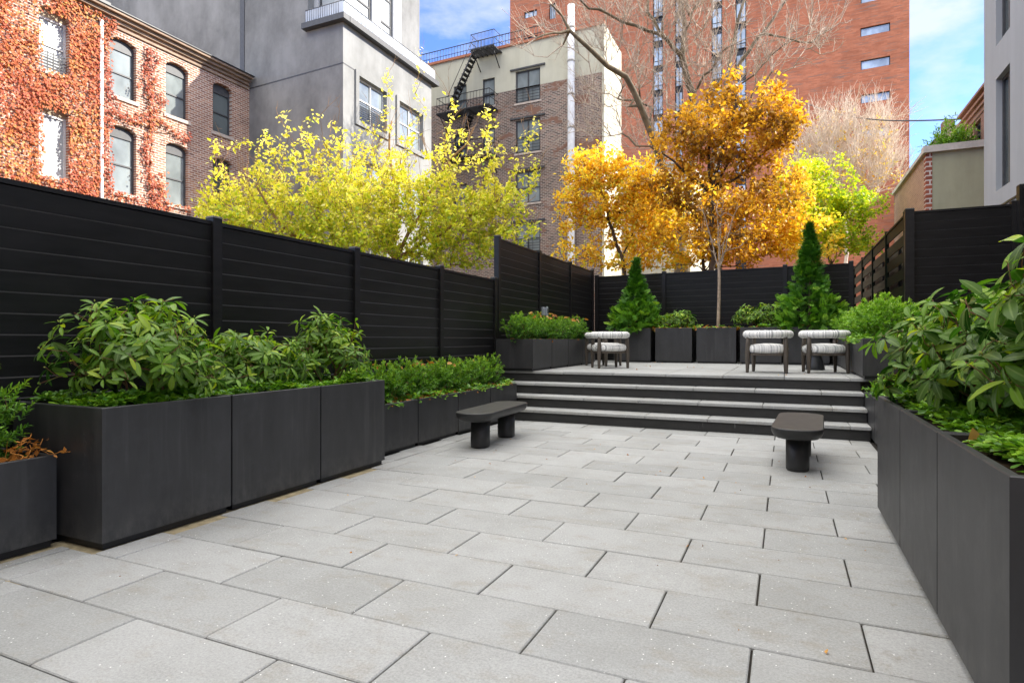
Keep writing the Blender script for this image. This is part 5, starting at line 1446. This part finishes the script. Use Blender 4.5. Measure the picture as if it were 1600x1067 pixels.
tr.limb(L_([(1230,60,1.8),(1268,67,1.6),(1295,48,1.6),(1312,36,1.6)]), kD, (.05,.02), .4, .05)
T_ = ellip([(1000,130,100,100,1.2),(1100,110,60,110,1),(1190,90,65,75,1.1),(1060,20,120,45,1),(920,50,80,50,.7),(1250,60,60,45,.7),(930,180,70,50,.6),(1020,230,60,50,.7),(960,20,70,40,.8),(1170,0,90,30,.6)], D0+.3, 420, .4)
tr.grow(T_, .30, .45, minz=6.0, wob=.05, curve=.45)
tr.radii(.013, 2.5, .42)
tr.wood('trunk', M['bark'], t, M['twig_g'], .028, tr.sprays(1000, 1.15, .06, .6, 4, 6.5), .0135)

# pale twiggy tree with a few yellow leaves
b7 = npv(atd(1322, 500, 30)); b7[2] = 0
tr7, t7 = leafy('twiggy_tree', b7, [[atd(1322,420,30), atd(1322,350,30)], [atd(1300,290,30), atd(1280,230,30)], [atd(1350,290,30), atd(1375,230,30)]],
      [(1320,260,88,60,1.2),(1270,250,50,50,.8),(1380,250,42,70,.9),(1330,200,80,32,.9)], 30, 420, 1500, .13, M['yellow'], M['twig'], M['twig'],
      'pale twiggy tree with only a few yellow leaves in front of the tower', r=(.14,.06), bf=.15, spread=.06, tip=.010, curve=.55, droop=0, spr=(1300, 1.1, .05, 1.1, 4, 3, .0135))
# small conifer behind the olive house
arb = needle_shrub((7.1,29.5,6.2), (1.0,1.0,1.4), 180, 'dark evergreen treetop peeking over the brick side wall on the right', 140, 'conifer', 'evergreen_tree', None, 4.2, .12, mat='yew', per=14, spray=.5)

# ------------------------------------------------------------------ world, sun, camera
W = bpy.data.worlds.new('World'); SC.world = W; W.use_nodes = True
nt = W.node_tree; nt.nodes.clear()
out = nt.nodes.new('ShaderNodeOutputWorld'); bg = nt.nodes.new('ShaderNodeBackground')
sky = nt.nodes.new('ShaderNodeTexSky'); sky.sky_type = 'NISHITA'; sky.sun_disc = False
SUN = Vector((.722,.427,.545)).normalized()
sky.sun_elevation = math.asin(SUN.z); sky.sun_rotation = math.atan2(SUN.x, SUN.y)
sky.air_density = 1.0; sky.dust_density = .4; sky.ozone_density = 3.5
tc = nt.nodes.new('ShaderNodeTexCoord')
mp = nt.nodes.new('ShaderNodeMapping'); mp.inputs['Scale'].default_value = (1.6,1.6,3.6); mp.inputs['Location'].default_value = (1.3,.2,.35)
nt.links.new(tc.outputs['Generated'], mp.inputs[0])
n1 = nt.nodes.new('ShaderNodeTexNoise'); n1.inputs['Scale'].default_value = 2.1; n1.inputs['Detail'].default_value = 8; n1.inputs['Roughness'].default_value = .55
nt.links.new(mp.outputs[0], n1.inputs['Vector'])
cr = nt.nodes.new('ShaderNodeValToRGB'); cr.color_ramp.elements[0].position = .47; cr.color_ramp.elements[1].position = .60
cr.color_ramp.elements[1].color = (.75,.75,.75,1)
nt.links.new(n1.outputs[0], cr.inputs[0])
tint = nt.nodes.new('ShaderNodeMix'); tint.data_type = 'RGBA'; tint.blend_type = 'MULTIPLY'; tint.inputs[0].default_value = 1
nt.links.new(sky.outputs[0], tint.inputs[6]); tint.inputs[7].default_value = (.58,.67,.98,1)
mx = nt.nodes.new('ShaderNodeMix'); mx.data_type = 'RGBA'
nt.links.new(cr.outputs[0], mx.inputs[0]); nt.links.new(tint.outputs[2], mx.inputs[6]); mx.inputs[7].default_value = (2.7,2.8,2.9,1)
# bright cloud deck added overhead, out of view, to lift the yard's light
sz = nt.nodes.new('ShaderNodeSeparateXYZ'); nt.links.new(tc.outputs['Generated'], sz.inputs[0])
mr = nt.nodes.new('ShaderNodeMapRange'); mr.interpolation_type = 'SMOOTHSTEP'
ya_ = nt.nodes.new('ShaderNodeMath'); ya_.operation = 'MULTIPLY_ADD'; nt.links.new(sz.outputs[1], ya_.inputs[0]); ya_.inputs[1].default_value = -.10; nt.links.new(sz.outputs[2], ya_.inputs[2])
nt.links.new(ya_.outputs[0], mr.inputs[0]); mr.inputs[1].default_value = .49; mr.inputs[2].default_value = .70
mv = nt.nodes.new('ShaderNodeMath'); mv.operation = 'MULTIPLY_ADD'; nt.links.new(n1.outputs[0], mv.inputs[0]); mv.inputs[1].default_value = .5; mv.inputs[2].default_value = .6
mm = nt.nodes.new('ShaderNodeMath'); mm.operation = 'MULTIPLY'; mm.use_clamp = True; nt.links.new(mv.outputs[0], mm.inputs[0]); nt.links.new(mr.outputs[0], mm.inputs[1])
m2 = nt.nodes.new('ShaderNodeMix'); m2.data_type = 'RGBA'
nt.links.new(mm.outputs[0], m2.inputs[0]); nt.links.new(mx.outputs[2], m2.inputs[6]); m2.inputs[7].default_value = (11.6,11.35,10.95,1)
nt.links.new(m2.outputs[2], bg.inputs[0]); bg.inputs[1].default_value = .12
nt.links.new(bg.outputs[0], out.inputs[0])

sd = bpy.data.lights.new('sun', 'SUN'); sd.energy = 3.1; sd.angle = R(.5); sd.color = (1,.95,.86)
so = bpy.data.objects.new('sun', sd); COL.objects.link(so)
so.rotation_euler = (-SUN).to_track_quat('-Z', 'Y').to_euler()

cd = bpy.data.cameras.new('camera'); cam = bpy.data.objects.new('camera', cd); COL.objects.link(cam)
cam.location = (0,0,CH); cam.rotation_euler = (R(90), 0, YAW)
cd.sensor_width = 36; cd.lens = 36*F/1600; cd.shift_y = -(533.5-HZ)/1600
cd.clip_start = .05; cd.clip_end = 2000
SC.camera = cam
SC.view_settings.view_transform = 'Standard'; SC.view_settings.look = 'None'
SC.view_settings.exposure = 1.7; SC.view_settings.gamma = 1
